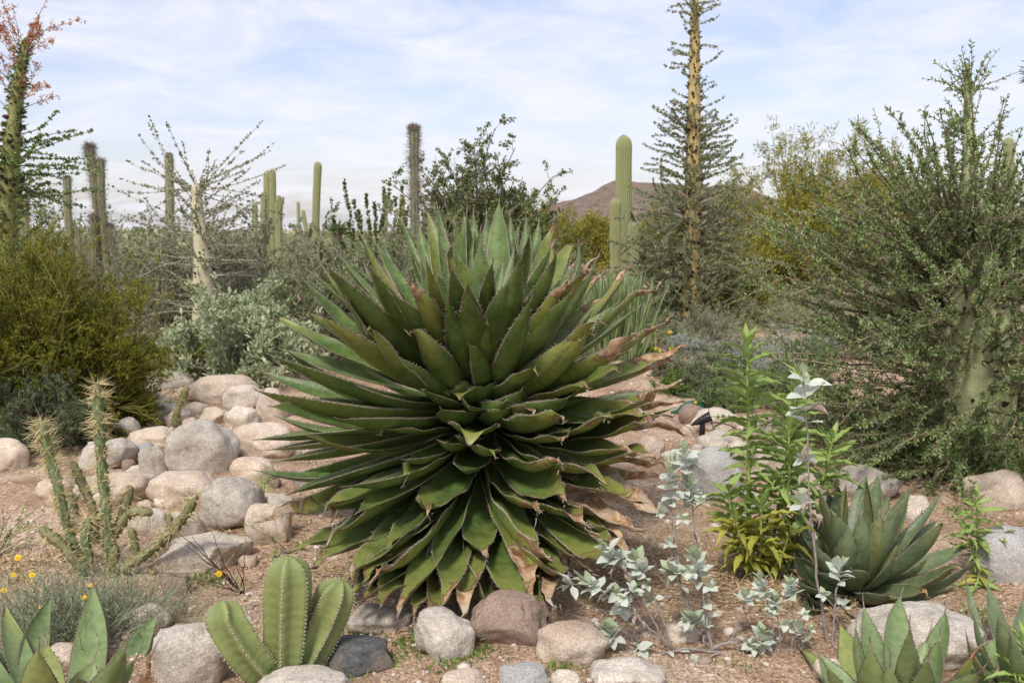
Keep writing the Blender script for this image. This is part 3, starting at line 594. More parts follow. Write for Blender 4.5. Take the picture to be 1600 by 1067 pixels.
BIG = [
 # upper crown, back to front
 (667,329,1.12,b_,.15),(725,335,1.15,b_,.16),(740,331,1.1,b_,.13),(760,334,1.12,b_,.12),(780,316,1.15,b_,.16),(785,329,1.12,b_,.13),(797,337,1.1,b_,.12),
 (822,342,1.12,b_,.13),(842,345,1.12,b_,.12),(847,376,1.08,b_,.10,.45),(827,370,1.05,f,.14),(805,382,1.0,f,.13),(624,339,1.15,b_,.08),(684,326,1.15,b_,.12),
 (898,371,1.12,b_,.15,.9),(904,377,1.12,b_,.14),(927,391,1.12,b_,.12,.6),(926,413,1.08,f,.14,.85,'y'),(989,401,1.14,b_,.13,.72,'y'),(1021,425,1.16,b_,.13,.74,'y'),
 (892,422,1.0,f,.14,.8),(893,456,0.95,f,.16),(924,509,0.9,f,.15,.94),(909,521,0.85,f,.14,.93),(936,481,1.0,f,.13,.82),(870,395,1.05,f,.13),
 (585,377,1.12,b_,.16),(562,362,1.12,b_,.15),(599,380,1.12,b_,.13),(578,419,1.0,f,.18),(527,393,1.12,b_,.15),(500,410,1.12,b_,.14),(514,419,1.08,f,.17),(476,439,1.12,b_,.15),(485,425,1.12,b_,.14),
 (542,467,0.95,f,.18),(474,482,1.1,b_,.15,.93),(502,495,1.0,f,.18),(428,492,1.16,b_,.15,.95),(440,546,1.12,b_,.14),(426,557,1.12,f,.16),(411,580,1.14,b_,.15),(403,611,1.14,f,.17),(450,549,1.05,f,.18),
 (623,558,0.65,f,.14),(666,408,1.0,f,.12),(641,431,0.98,f,.12,.72),(666,567,0.55,f,.15),(721,379,1.05,b_,.13,.7),(731,444,0.95,f,.12),(729,460,0.9,f,.15),
 (690,395,1.05,b_,.14),(705,420,1.0,f,.13),(640,372,1.1,b_,.13,.85),(655,350,1.12,b_,.14),(752,497,0.70,f,.19,.93),(794,440,0.90,f,.14),(816,400,1.0,f,.13),(770,410,0.95,f,.12),(755,372,1.05,b_,.14),
 (830,468,0.92,f,.16),(860,430,1.0,b_,.15),(700,470,.85,f,.13),(612,460,.95,f,.15),(640,505,.85,f,.13,.9),(575,500,.95,f,.16,.92),(710,350,1.1,b_,.13),(775,350,1.1,b_,.15),(812,352,1.1,b_,.12),
 (870,371,1.12,b_,.13,.85),(945,420,1.1,b_,.13,.8),(960,445,1.08,b_,.14,.75),
 # centre stubs
 (757,604,.42,f,.15,1,'c'),(784,640,.46,f,.13,1,'c'),(736,676,.60,f,.20,.95,'c'),(839,636,.62,f,.12,.80),(788,628,.5,f,.12),(700,606,.42,f,.14,.88,'c'),(722,610,.45,f,.15,.9,'c'),(719,682,.62,f,.10),(700,694,.6,f,.10,1,'c'),
 (836,570,.72,f,.14,.92),(690,640,.55,f,.14),(770,700,.7,f,.14,.93),(660,610,.62,f,.14),(815,610,.55,f,.13),(725,735,.72,f,.14),
 # right side
 (1045,484,1.16,b_,.14,.70,'y'),(1005,520,1.05,f,.15,.66),(1078,533,1.2,b_,.13,.62),(1066,577,1.14,f,.17,.68),(1050,560,1.18,b_,.15,.7),(1029,641,1.08,f,.15,.78),(921,598,.9,f,.13,.86),(1017,636,1.0,f,.16,.84),
 (1080,668,1.2,b_,.12,.50),(1060,610,1.15,b_,.15,.68),(894,675,.85,f,.14,.76),(1030,692,1.08,f,.15,.80),(948,732,.95,f,.16,.82),(1001,771,1.05,f,.15,.78),(926,806,.98,f,.17,.78),(976,842,1.05,f,.16,.75),(1062,700,1.18,b_,.14,.45),
 (1035,730,1.12,b_,.15,.55),(1045,640,1.15,b_,.15,.72),(960,640,1.0,f,.16,.88),(985,700,1.0,f,.15,.85),(965,570,1.0,f,.16,.9),(990,600,1.05,b_,.16,.85),
 # lower front
 (836,787,.88,f,.15,.78),(884,885,1.02,f,.17,.72),(757,865,.95,f,.15,.76),(837,917,1.02,f,.16,.62),(780,967,1.1,f,.15,.76),(841,974,1.1,f,.14,.80),(704,925,1.05,f,.16,.80),(660,799,.85,f,.17,.80),(586,910,1.08,f,.17,.66),(559,924,1.12,f,.15,.74),
 (535,902,1.12,b_,.16,.86),(481,876,1.14,b_,.16,.84),(513,841,1.05,f,.15,.92),(643,955,1.1,b_,.15,.80),(508,800,1.05,f,.13,.82),(496,797,1.08,f,.13,.84),(600,850,1.0,f,.16,.9),
 # lower left
 (592,667,.72,f,.17,.97),(481,681,1.0,f,.16),(400,687,1.16,b_,.15),(420,703,1.12,b_,.13),(434,721,1.08,f,.15),(400,735,1.16,b_,.14),(451,772,1.08,f,.15),(629,718,.70,f,.12),(633,743,.72,f,.14,.9),(400,808,1.2,b_,.12,.50),
 (620,950,1.12,f,.17,.78),(672,962,1.08,f,.19,.80),(500,870,1.15,f,.20,.9),(545,925,1.12,f,.20,.86),(590,935,1.1,f,.20,.86),(560,890,1.08,f,.17,.85),(720,955,1.1,f,.16,.5),(802,955,1.1,f,.17,.8),(868,938,1.1,f,.17,.6),(900,912,1.08,f,.17,.75),(935,880,1.08,f,.17,.7),(965,895,1.15,f,.17,.7),(1000,838,1.1,f,.19,.25),(1015,868,1.2,b_,.17,.6),(520,905,1.1,f,.16,.8),(462,850,1.12,f,.15,.86),(1020,790,1.12,f,.19,.08),(985,868,1.1,f,.16,.65),(560,800,.98,f,.17),(880,770,.9,f,.18,.85),(880,640,.85,f,.17,.9),(870,720,.85,f,.17,.85),
 (430,650,1.1,b_,.15),(425,635,1.12,f,.16),(455,745,1.1,b_,.14),(530,655,.95,f,.16),(470,625,1.05,b_,.16),(540,760,1.0,f,.15),
]
agave('giant_agave', 'giant dark green agave with a huge ball of toothed leaves in the middle', None, 4.95, (752, 640), BIG, AG['big'], 5, R0=0.13, dW=0.17, filler=120, fl=(0.74, 0.98), fel=(-0.85, 1.35), dry=16, dryL=0.66, wave=0.25)
SM = [(1354,742,.50,b_),(1369,747,.50,b_,.085),(1309,758,.50,b_),(1292,763,.50,b_,.08),(1334,774,.46,b_,.05,.5),(1390,771,.46,b_),(1421,762,.50,b_,.09),(1421,774,.48,f,.09),(1465,812,.50,b_,.08),(1476,812,.52,f,.085,.96),(1470,771,.53,b_,.06),
 (1512,850,.56,b_,.085),(1523,876,.56,f,.085),(1497,878,.52,f,.10,.90),(1437,865,.42,b_,.09),(1398,869,.36,f,.10),(1385,930,.36,f,.10),(1345,800,.42,f,.11),(1236,843,.42,b_,.09),(1240,872,.42,f,.09),(1247,912,.42,f,.09),(1255,950,.42,f,.09),(1331,890,.30,f,.125),
 (1262,800,.44,b_,.08),(1275,790,.45,b_,.08),(1300,800,.42,f,.085),(1375,800,.42,f,.10),(1400,800,.44,f,.09),(1325,820,.38,f,.09),(1440,800,.48,b_,.085),(1300,968,.34,f,.10),(1345,968,.32,f,.10),(1270,850,.4,f,.09),(1450,925,.44,f,.09,.9),(1480,905,.48,b_,.09,.88),(1290,930,.3,f,.1)]
agave('small_agave', 'knee-high blue-green agave rosette growing to the right beside the leafy green stems', None, 4.3, (1335, 925), SM, AG['blue'], 8, R0=0.05, dW=.105, foc_up=0.6, filler=26, fl=(0.36, 0.50), fel=(0.05, 1.45), tooth=0.006, bow=0.09, spine=0.022, thick=0.015, dry=9, dryL=0.33, fdead=0.0, gutter=0.42)
LF = [(6,944,.75,b_,.12,.93),(81,932,.78,b_,.115),(145,914,.80,b_,.135),(245,959,.74,b_,.125),(259,1004,.70,f,.07,.70),(290,1022,.72,b_,.05,.4),(-20,1000,.7,b_,.13),(60,1015,.6,f,.13),(195,1015,.62,f,.12),(-60,960,.75,b_,.12),(120,1060,.5,f,.12)]
agave('foreground_agave', 'pale green agave rising from the bottom left corner with brown-edged pointed leaves', None, 3.0, (95, 1195), LF, AG['front'], 11, R0=0.05, dW=.12, foc_up=0.7, filler=10, fl=(0.3, 0.42), fel=(0.1, 1.2), tooth=0.005, spine=0.06, bow=0.06, thick=0.015, gutter=0.30, fdead=0)
RF = [(1247,1005,.66,b_,.10,.93),(1312,975,.66,b_,.12),(1350,948,.68,b_,.11),(1407,932,.72,b_,.13),(1421,985,.62,f,.09),(1477,956,.68,b_,.135),(1525,1003,.64,f,.07,.85),(1563,988,.72,b_,.13),(1290,1040,.55,f,.11),(1360,1010,.55,f,.11),(1450,1030,.55,f,.11),(1530,1050,.6,f,.11),(1390,1040,.5,f,.12)]
agave('foreground_agave', 'pale green agave rising from the bottom edge in front of the big round speckled boulder', None, 3.0, (1405, 1185), RF, AG['front'], 12, R0=0.05, dW=.12, foc_up=0.7, filler=10, fl=(0.28, 0.4), fel=(0.1, 1.2), tooth=0.005, spine=0.065, bow=0.06, thick=0.015, gutter=0.30, fdead=0)
XF = [(1508,901,.62,b_,.05),(1543,912,.62,b_,.10),(1560,960,.5,f,.09),(1600,930,.55,b_,.09),(1640,940,.55,b_,.09),(1580,990,.45,f,.09),(1522,960,.5,b_,.06)]
agave('foreground_agave', 'blue-green agave cut off by the right edge above the bottom corner', None, 3.35, (1610, 1125), XF, AG['blue'], 13, R0=0.04, dW=.09, foc_up=0.6, filler=10, fl=(0.3, 0.42), fel=(0.2, 1.3), tooth=0.004, spine=0.03, thick=0.012, fdead=0)

# ------------------------------------------------------------------ boulders and stones
RM = {
 'pale': rock_material('pale_granite', (0.65, 0.58, 0.475), (0.52, 0.46, 0.37), (0.30, 0.27, 0.24)),
 'pink': rock_material('pink_granite', (0.65, 0.56, 0.445), (0.52, 0.43, 0.33), (0.34, 0.27, 0.23), stain_amt=0.4),
 'grey': rock_material('grey_granite', (0.55, 0.50, 0.42), (0.43, 0.385, 0.32), (0.21, 0.19, 0.17)),
 'speck': rock_material('speckled_granite', (0.61, 0.56, 0.475), (0.49, 0.445, 0.375), (0.20, 0.175, 0.16), stain_amt=0.15),
 'blue': rock_material('blue_grey_stone', (0.42, 0.415, 0.39), (0.30, 0.30, 0.29), (0.38, 0.38, 0.36), stain_amt=0.15),
 'slate': rock_material('dark_slate', (0.085, 0.09, 0.09), (0.045, 0.05, 0.052), (0.17, 0.165, 0.15), stain_amt=0.3),
 'brown': rock_material('brown_stone', (0.34, 0.25, 0.19), (0.24, 0.18, 0.14), (0.18, 0.14, 0.12), stain_amt=0.5),
}
def rock(x0, y0, x1, y1, m, label, shape='round', seed=None, tilt=0.0, depth=0.8, name='boulder'):
    w, h = x1 - x0, y1 - y0; cx, cy = (x0 + x1) / 2, (y0 + y1) / 2; seed = seed or int(x0 * 7 + y0 * 13) % 9973; rng = np.random.default_rng(seed)
    D0 = gp(cx, y1 - 0.05 * h)[1]; sx = w / 2 * D0 / F; alpha = math.atan(EYE / D0)
    hp = h / 2 * D0 / F; sy = depth * sx
    sz2 = hp ** 2 - (sy * math.sin(alpha)) ** 2
    if sz2 < (0.30 * hp) ** 2: sz2 = (0.30 * hp) ** 2; sy = math.sqrt(max(hp ** 2 - sz2, 1e-4)) / math.sin(alpha) * 0.97
    sz = math.sqrt(sz2) / math.cos(alpha); bury = 0.30
    sz *= 1 + bury * 0.5
    g = gp(cx, cy + 0.1 * h, sz * (1 - bury) * 0.5); c = np.array([g[0], g[1], gz(g[0], g[1]) + sz * (1 - bury) - sz * 0.0])
    big = max(w, h) > 75; V, T = ICO[5 if max(w, h) > 110 else 4 if max(w, h) > 45 else 3]; V = V.copy()
    # facets from random planes
    npl = {'round': 12, 'block': 12, 'sharp': 11}[shape]; lo = {'round': 0.72, 'block': 0.70, 'sharp': 0.66}[shape]
    pl = unit(rng.normal(size=(npl, 3))); hh = rng.uniform(lo, 0.97, npl)
    if shape == 'block': V = np.sign(V) * np.abs(V) ** 0.72; V /= np.abs(V).max()
    for p, q in zip(pl, hh):
        d_ = V @ p - q; k = d_ > 0; V[k] -= p * (d_[k] * {'round': 0.8, 'block': 0.9, 'sharp': 0.95}[shape])[:, None]
    off = rng.uniform(0, 50, 3); nd = np.zeros(len(V))
    for i, v in enumerate(V):
        vv = Vector(v + off); nd[i] = mnoise.noise(vv * 1.3) * 0.21 + mnoise.noise(vv * 3.2) * 0.075 + (mnoise.noise(vv * 8) * 0.018 + abs(mnoise.noise(vv * 5)) * 0.03)
    V = np.sign(V) * np.abs(V) ** 0.88; V = V * (1 + nd)[:, None]; V /= np.array([np.abs(V[:, 0]).max(), np.abs(V[:, 1]).max(), np.abs(V[:, 2]).max()])
    V *= np.array([sx, sy, sz]) * 1.19; ct, st = math.cos(tilt), math.sin(tilt); V = np.stack([V[:, 0] * ct + V[:, 2] * st, V[:, 1], -V[:, 0] * st + V[:, 2] * ct], 1)
    mb = MB(); mb.add(V, None, T); o = mb.build(name, RM[m], None, True, loc=c - np.array([0, 0, sz * bury * 1.0 - sz * 0.12])); tag(o, label, 'boulder' if big else 'stone', 'stones laid around the agave bed')
    if not big: o.name = 'stone'
    return o
ROCKS = [
 (229,581,300,613,'grey','flat grey-tan stone in the shade at the back left of the rock bed','round'),
 (292,587,395,636,'pink','large low pinkish boulder at the back of the rock bed under the silvery bush','round'),
 (352,606,408,640,'pale','cream oval stone in front right of the large pinkish boulder','round'),
 (353,637,405,673,'pale','pale round stone just below the cream oval stone','round'),
 (310,638,360,666,'pink','small pinkish stone left of the pale round stone','sharp'),
 (219,623,278,655,'pale','smooth pale egg-shaped stone beside the yellow-green bush','round'),
 (203,671,275,703,'pink','low pinkish stone directly behind the small blue-grey stones','round'),
 (266,665,370,755,'speck','big tall grey granite boulder in the middle of the rock bed','round'),
 (207,695,248,728,'blue','small blue-grey stone left of the tall grey boulder','sharp'),
 (220,704,266,751,'grey','pointed grey stone leaning on the tall grey boulder','sharp'),
 (122,690,204,738,'grey','cracked whitish boulder behind the tallest cholla stem','block'),
 (178,655,218,686,'grey','small grey stone behind the cracked whitish boulder','round'),
 (357,666,455,716,'pink','broad pink boulder whose right end goes under the left agave leaves','round'),
 (362,719,424,760,'pink','rounded tan boulder with the tuft of blades at its right end','round'),
 (234,739,340,793,'pink','wide smooth cream boulder right of the cholla tips','round'),
 (128,736,247,790,'pink','wide pinkish boulder right behind the cholla stems','round'),
 (316,756,409,835,'speck','dark-sided grey boulder standing out in the middle right of the rock bed','block'),
 (386,790,457,857,'pink','cream boulder below the lowest left agave leaf tips','block'),
 (405,773,457,802,'pale','half hidden pale stone under the agave tips','round'),
 (248,833,380,894,'pale','long white boulder nearest the twiggy plant with a yellow flower','block'),
 (268,803,320,848,'pale','white stone behind the leaning cholla joint','block'),
 (200,798,262,838,'grey','whitish stone seen between the cholla joints','round'),
 (403,611,452,658,'pale','whitish boulder partly behind the left agave leaf tips','round'),
 (392,573,452,608,'grey','grey-brown boulder at the back right next to the agave','round'),
 (258,641,292,669,'pink','small cream angular stone behind the short leaning cholla stub','sharp'),
 (-30,690,46,746,'pink','sandy boulder cut by the left edge','round'),
 (462,735,500,760,'blue','small whitish-blue stone under the left agave leaves','round'),
 (186,619,220,656,'brown','small brown stone in the shade of the yellow-green bush','round'),
 (286,630,322,651,'pink','flat sliver of stone between the cholla stub and pale stone','sharp'),
 (220,612,256,640,'grey','small shaded grey stone behind the egg-shaped stone','round'),
 (254,899,298,934,'brown','brown half buried stone left of the twiggy plant','block'),
 (206,946,268,984,'grey','pale grey stone right of the grey tufted plant','round'),
 (246,982,352,1082,'speck','big speckled pinkish boulder left of the ribbed cactus','block'),
 (405,1042,545,1105,'speck','rounded granite boulder at the bottom edge under the ribbed cactus','round'),
 (546,945,638,991,'grey','smooth dark grey oval stone right of the ribbed cactus','round'),
 (516,999,613,1056,'slate','dark slate-grey angular rock right of the ribbed cactus','sharp'),
 (651,961,746,1037,'speck','tan block-shaped rock with a flat top below the agave','block'),
 (735,930,858,1016,'brown','rough brown rock half buried under the lowest agave leaves','sharp'),
 (842,976,944,1035,'pink','cream oval boulder left of the silver-leaved plant','round'),
 (916,1029,1036,1088,'speck','grey speckled boulder at the bottom edge below the silver-leaved plant','round'),
 (780,1038,854,1082,'blue','grey veined stone at the bottom edge','sharp'),
 (692,1049,758,1088,'pink','small cream stone at the bottom edge below the block-shaped rock','round'),
 (625,893,674,948,'brown','pinkish stone in the shade under the agave left of the block-shaped rock','round'),
 (1332,942,1526,1042,'speck','big round speckled boulder in front of the small blue-green agave','round'),
 (1515,742,1604,806,'pink','reddish-brown angular boulder at the right edge under the thorny shrub','block'),
 (1304,733,1397,784,'grey','grey boulder behind the small agave at the foot of the thorny shrub','round'),
 (1405,778,1452,822,'pale','small cream stone right behind the small agave','round'),
 (1072,706,1162,788,'blue','blue-grey veined boulder behind the silver-leaved plant','sharp'),
 (1140,692,1182,722,'pale','pale stone behind the tall leafy green plant','round'),
 (1178,702,1234,752,'pale','whitish boulder seen through the tall leafy green plant','block'),
 (1062,635,1104,668,'brown','brown stone beside the black garden light','round'),
 (1084,642,1150,678,'pale','pale low stone behind the black garden light','round'),
 (1094,674,1156,704,'grey','flat grey stone in front of the black garden light','round'),
 (992,688,1038,732,'pink','tan stone under the right agave leaves','round'),
 (1528,828,1610,918,'blue','blue-grey striped boulder cut by the right edge','round'),
 (1272,1030,1312,1062,'pink','small pink stone at the bottom between the silver twigs and the agave','sharp'),
 (968,468,990,487,'pale','cream stone leftmost in the far pile behind the agave','round'),
 (988,478,1012,500,'pink','reddish stone in the middle of the far pile behind the agave','sharp'),
 (1008,486,1036,508,'pale','pale stone rightmost in the far pile behind the agave','round'),
 (1150,427,1178,446,'pale','far pale stone left of the pair beyond the silver-grey bush','round'),
 (1172,437,1208,462,'pale','far cream stone right of the pair beyond the silver-grey bush','block'),
 (60,1010,130,1050,'pink','low cream stone behind the bottom left agave','round'),
 (1040,975,1090,1003,'pale','small pale stone under the stems of the silver-leaved plant','round'),
 (1225,790,1262,815,'pale','small pale stone at the foot of the leafy green plant','round'),
 (1036,700,1082,735,'pale','cream stone between the silver-leaved stems and the agave','round'),
 (1108,690,1142,712,'pale','small flat cream stone below the black garden light','sharp'),
 (1150,655,1200,692,'pink','pinkish flat stone behind the tall leafy green plant','block'),
 (1195,660,1240,694,'grey','grey stone at the left foot of the thorny boojum','round'),
 (1240,745,1290,785,'pale','pale stone between the leafy green plant and the small agave','round'),
 (1160,770,1205,805,'grey','low grey stone behind the lower leaves of the leafy green plant','round'),
 (60,748,118,780,'pink','low pinkish stone left of the cholla stems','round'),
 (336,700,372,724,'pale','small stone wedged between the tall grey and the broad pink boulders','sharp'),
 (214,742,244,764,'grey','small stone wedged left of the wide cream boulder','sharp'),
 (300,752,326,776,'pink','small stone wedged behind the dark-sided boulder','round'),
 (1452,1000,1500,1030,'pink','pink stone hidden behind the bottom agave leaves','round'),
 (860,1050,905,1085,'pale','cream stone at the bottom edge left of the grey speckled boulder','round'),
]
for r_ in ROCKS: rock(*r_)

rng = np.random.default_rng(404)
STOP = {'the', 'of', 'at', 'in', 'by', 'with', 'and', 'under', 'behind', 'below', 'beside', 'a', 'to', 'right', 'left', 'on', 'between', 'from', 'its', 'whose', 'stone', 'next', 'directly', 'just', 'small'}
seen = set()
for i, (x0, y0, x1, y1, m_, lab, shp) in enumerate(list(ROCKS)):
    if not ((120 < x0 < 460 and 600 < y0 < 850) or (1000 < x0 < 1250 and 630 < y0 < 800)): continue
    if lab.startswith('small') and i % 2: continue
    w_ = lab.split()[:12]
    while w_[-1] in STOP: w_.pop()
    L_ = 'pebble-sized stone wedged against the ' + ' '.join(w_[:11])
    w_ = L_.split()
    while w_[-1] in STOP: w_.pop()
    L_ = ' '.join(w_)
    if L_ in seen: continue
    seen.add(L_); ww = rng.uniform(15, 27); hh_ = ww * rng.uniform(.6, .85); sd_ = 1 if rng.random() < .5 else -1
    cx_ = (x0 + x1) / 2 + sd_ * ((x1 - x0) / 2 + ww * .3); cy_ = y1 - (y1 - y0) * rng.uniform(.0, .3)
    o = rock(cx_ - ww / 2, cy_ - hh_ / 2, cx_ + ww / 2, cy_ + hh_ / 2, ['pale', 'pink', 'grey', 'brown', 'pink'][i % 5], L_, ['sharp', 'block'][i % 2], name='stone', seed=900 + i)
    o['group'] = 'small stones wedged between the boulders'
# ------------------------------------------------------------------ boojum trees and other woody plants
MT['boojum_pale'] = material('boojum_bark_pale', (0.60, 0.56, 0.38), (0.40, 0.38, 0.24), 9, 0.85, 0.4, 40)
MT['boojum_gold'] = material('boojum_bark_gold', (0.46, 0.36, 0.15), (0.30, 0.25, 0.11), 9, 0.85, 0.4, 40, c3=(0.50, 0.39, 0.17))
MT['boojum_green'] = material('boojum_bark_green', (0.44, 0.46, 0.24), (0.24, 0.27, 0.13), 6, 0.8, 0.8, 22, detail=8, c3=(0.38, 0.41, 0.21))
MT['boojum_olive'] = material('boojum_bark_olive', (0.30, 0.30, 0.12), (0.18, 0.21, 0.07), 9, 0.85, 0.4, 40)
def polyline(pts, K, sm=4):
    pts = np.asarray(pts, float); seg = np.r_[0, np.cumsum(np.linalg.norm(np.diff(pts, axis=0), axis=1))]; t = np.linspace(0, 1, K) * seg[-1]
    P = np.stack([np.interp(t, seg, pts[:, i]) for i in range(3)], 1)
    for _ in range(sm): P[1:-1] = (P[:-2] + 2 * P[1:-1] + P[2:]) / 4
    return P
def boojum(name, label, pts, radii, bark, seed, branches, leafmat, twigmat, per_leaf=40, ll=0.022, lw=0.010, knobs=260, knob=0.012, clus=5, leafstart=0.05, spine_n=0, leaf_up=0.2, side=0, group=None, short_leaf=0, trunk_leaf=0):
    """branches: function(rng, P, R) -> list of (base, dir, length, wob, grav, r)"""
    rng = np.random.default_rng(seed); P = polyline(pts, 40, 8); R = np.interp(np.linspace(0, 1, 40), np.linspace(0, 1, len(radii)), radii)
    R = R * (1 + 0.05 * np.sin(np.arange(40) * 1.1 + seed) * rng.random(40)); R[-1] *= 0.4; base = P[0].copy()
    t = thing(name, label, 'boojum tree', tuple(base), group)
    mb = MB(); th = 14; tubes(mb, (P - base)[None], R[None], th); Vt = mb.v[0]
    Vt += rng.normal(size=Vt.shape) * R.mean() * 0.02
    trunk = mb.build('trunk', MT[bark], t, True)
    kb = MB(); k = rng.integers(1, 38, knobs); T = unit(np.gradient(P, axis=0)); a, b = frames(T[20][None]); an = rng.uniform(0, 2 * np.pi, knobs)[:, None]
    out_ = np.cos(an) * a + np.sin(an) * b; f_ = rng.random((knobs, 1)); C = P[k] * (1 - f_) + P[k + 1] * f_ - base + out_ * (R[k] * 0.93)[:, None]
    kk = knob * rng.uniform(0.6, 1.3, (knobs, 1)) * np.minimum(1, R[k] / R.max() * 1.5)[:, None]
    tubes(kb, np.stack([C, C + out_ * kk * 1.2 + np.array([0, 0, 0.3]) * kk, C + out_ * kk * 2.0 + np.array([0, 0, 0.6]) * kk], 1), np.concatenate([kk * 0.75, kk * 0.5, kk * 0.12], 1), 5, rng=rng)
    kb.build('branch_stubs', MT['twig_dark'], trunk, kind='stuff')
    if trunk_leaf:
        lb = MB(); k = rng.integers(1, 39, trunk_leaf); an = rng.uniform(0, 2 * np.pi, trunk_leaf)[:, None]; out_ = np.cos(an) * a + np.sin(an) * b
        leaves(lb, P[k] - base + out_ * R[k][:, None] + rng.normal(size=(trunk_leaf, 3)) * 0.02, out_ + rng.normal(size=out_.shape) * 0.4, ll * 1.2, lw * 1.2, rng=rng); lb.build('leaf_tufts', MT[leafmat], trunk, kind='stuff')
    BR = sorted(branches(rng, P, R), key=lambda q: -q[2] * (1.0 - 0.25 * q[1][1])); rest = MB()
    for bi, (Bk, D, Lg, wob, grav, r) in enumerate(BR):
        mb = MB() if bi < 295 else rest; K = 12; Pb = grow(rng, (Bk - base)[None], D[None], Lg, K, wob, grav); tubes(mb, Pb, [list(np.linspace(1, 0.3, K) * r)], 4, m=0, v=rng.random())
        nl = max(4, int(per_leaf * Lg)); nc = max(1, nl // clus)
        Q, T2, tt, _ = sample(rng, Pb, nc, leafstart, 1.0); Q = np.repeat(Q, clus, 0); T2 = np.repeat(T2, clus, 0)
        Dl = spread(rng, T2, 0.95, 0.3) + np.array([0, 0, leaf_up]); leaves(mb, Q + rng.normal(size=Q.shape) * 0.003, Dl, ll * rng.uniform(0.6, 1.2, len(Q)), lw * rng.uniform(0.8, 1.2, len(Q)), m=1, rng=rng)
        if side:
            ns = max(2, int(side * Lg * (0.35 if r > 0.0095 else 1))); Q, T2, tt, _ = sample(rng, Pb, ns, 0.15, 0.85); Ps = grow(rng, Q, spread(rng, T2, 0.65), rng.uniform(0.10, 0.34, ns), 5, 0.12, 0.02); tubes(mb, Ps, np.tile([[.004, .0034, .003, .0024, .0015]], (ns, 1)), 3, m=0, rng=rng)
            nn = ns * 26; Q, T2, _, _ = sample(rng, Ps, nn, 0.05, 1.0); leaves(mb, Q, spread(rng, T2, 0.9) + [0, 0, .1], ll * rng.uniform(.5, 1.1, nn), lw, m=1, rng=rng)
        if spine_n:
            ns = int(spine_n * Lg) + 1; Q, T2, _, _ = sample(rng, Pb, ns, 0.0, 1.0); Dn = spread(rng, T2, 1.25)
            tubes(mb, np.stack([Q, Q + Dn * rng.uniform(0.02, 0.045, (ns, 1))], 1), np.tile([[0.0016, 0.0004]], (ns, 1)), 3, m=2)
        if bi < 295: mb.build('branch', [MT[twigmat], MT[leafmat], MT['twig_grey']], t)
    if rest.nv: rest.build('small_branches', [MT[twigmat], MT[leafmat], MT['twig_grey']], t, kind='stuff')
    return t
def side_branches(n, z0, z1, lfun, efun, wob=0.06, grav=0.0, r=0.006, front=None):
    def fn(rng, P, R):
        out_ = []
        for i in range(n):
            z = rng.uniform(z0, z1); k = int(np.argmin(np.abs(P[:, 2] - z))); az = rng.uniform(0, 2 * math.pi); el = efun(z) + rng.normal() * 0.18
            d = np.array([math.cos(az) * math.cos(el), math.sin(az) * math.cos(el), math.sin(el)]); o = np.array([math.cos(az), math.sin(az), 0])
            out_.append((P[k] + o * R[k] * 0.9, d, lfun(z) * rng.uniform(0.6, 1.12), wob, grav, r))
        return out_
    return fn
def combo(*fs): return lambda rng, P, R: [x for f_ in fs for x in f_(rng, P, R)]

# tall boojum right of centre
Y = 16.0; b0 = gp(1080, 515); Y = float(b0[1])
pts = [b0] + [at(x, y, Y) for x, y in ((1080, 430), (1082, 330), (1084, 230), (1085, 120), (1086, 0), (1085, -70), (1084, -110))]
zz = lambda y: at(1080, y, Y)[2]
MT['midleaf_grey'] = material('grey_green_leaf', (0.19, 0.22, 0.10), (0.42, 0.45, 0.26), 3, 0.6, transl=0.25, attr='v')
def efw(z): return 0.25
boojum('boojum_tree', 'tall boojum tree with a golden spotted trunk reaching past the top edge', pts, [0.17, 0.155, .145, .125, .105, .08, .06, .045], 'boojum_gold', 21,
       combo(side_branches(300, zz(525), zz(325), lambda z: 1.25 + 0.1 * math.sin(z * 3), lambda z: 0.2, 0.16, -0.005, 0.0065),
             side_branches(110, zz(340), zz(190), lambda z: np.interp(z, [zz(340), zz(190)], [1.0, 0.62]), lambda z: 0.25, 0.08, 0.01, 0.005),
             side_branches(75, zz(200), zz(-90), lambda z: 0.42, lambda z: 0.22, 0.09, 0.02, 0.005)),
       'midleaf_grey', 'twig_grey', per_leaf=260, ll=0.038, lw=0.018, knobs=700, knob=0.030, clus=4)

# pale boojum at left
b0 = at(322, 520, 12.0); b0[2] = gz(b0[0], b0[1]); Y = 12.0
pts = [b0] + [at(x, y, Y) for x, y in ((318, 440), (316, 400), (313, 360), (308, 330), (307, 305), (307, 288))]
zz1 = lambda y: at(310, y, 12.0)[2]
def crown1(rng, P, R):
    o = []; top = P[-1]
    tips = [(262, 185), (405, 168), (195, 228), (183, 275), (412, 222), (438, 232), (452, 252), (276, 220), (222, 250), (205, 300), (430, 290), (410, 310), (240, 240), (330, 262), (380, 250), (190, 330), (440, 330), (250, 330)]
    for x, y in tips:
        T = at(x, y, 12.0 + rng.uniform(-0.5, 0.5)); d = T - top; L = np.linalg.norm(d); o.append((top - np.array([0, 0, rng.uniform(0, .15)]), d / L - np.array([0, 0, 0.10]), L * 1.02, 0.05, 0.02, 0.007))
    return o
boojum('boojum_tree', 'short boojum tree with a thick cream trunk and bare arching branches', pts, [0.17, 0.16, .14, .12, .09, .07, .06], 'boojum_pale', 22,
       combo(crown1, side_branches(60, zz1(420), zz1(292), lambda z: 0.95, lambda z: np.interp(z, [zz1(420), zz1(290)], [0.0, 0.75]), 0.09, 0.0, 0.006), side_branches(40, zz1(500), zz1(400), lambda z: 0.95, lambda z: 0.1, 0.12, 0.0, 0.006)),
       'greyleaf', 'twig_grey', per_leaf=120, ll=0.030, lw=0.018, knobs=120, knob=0.020, clus=4)

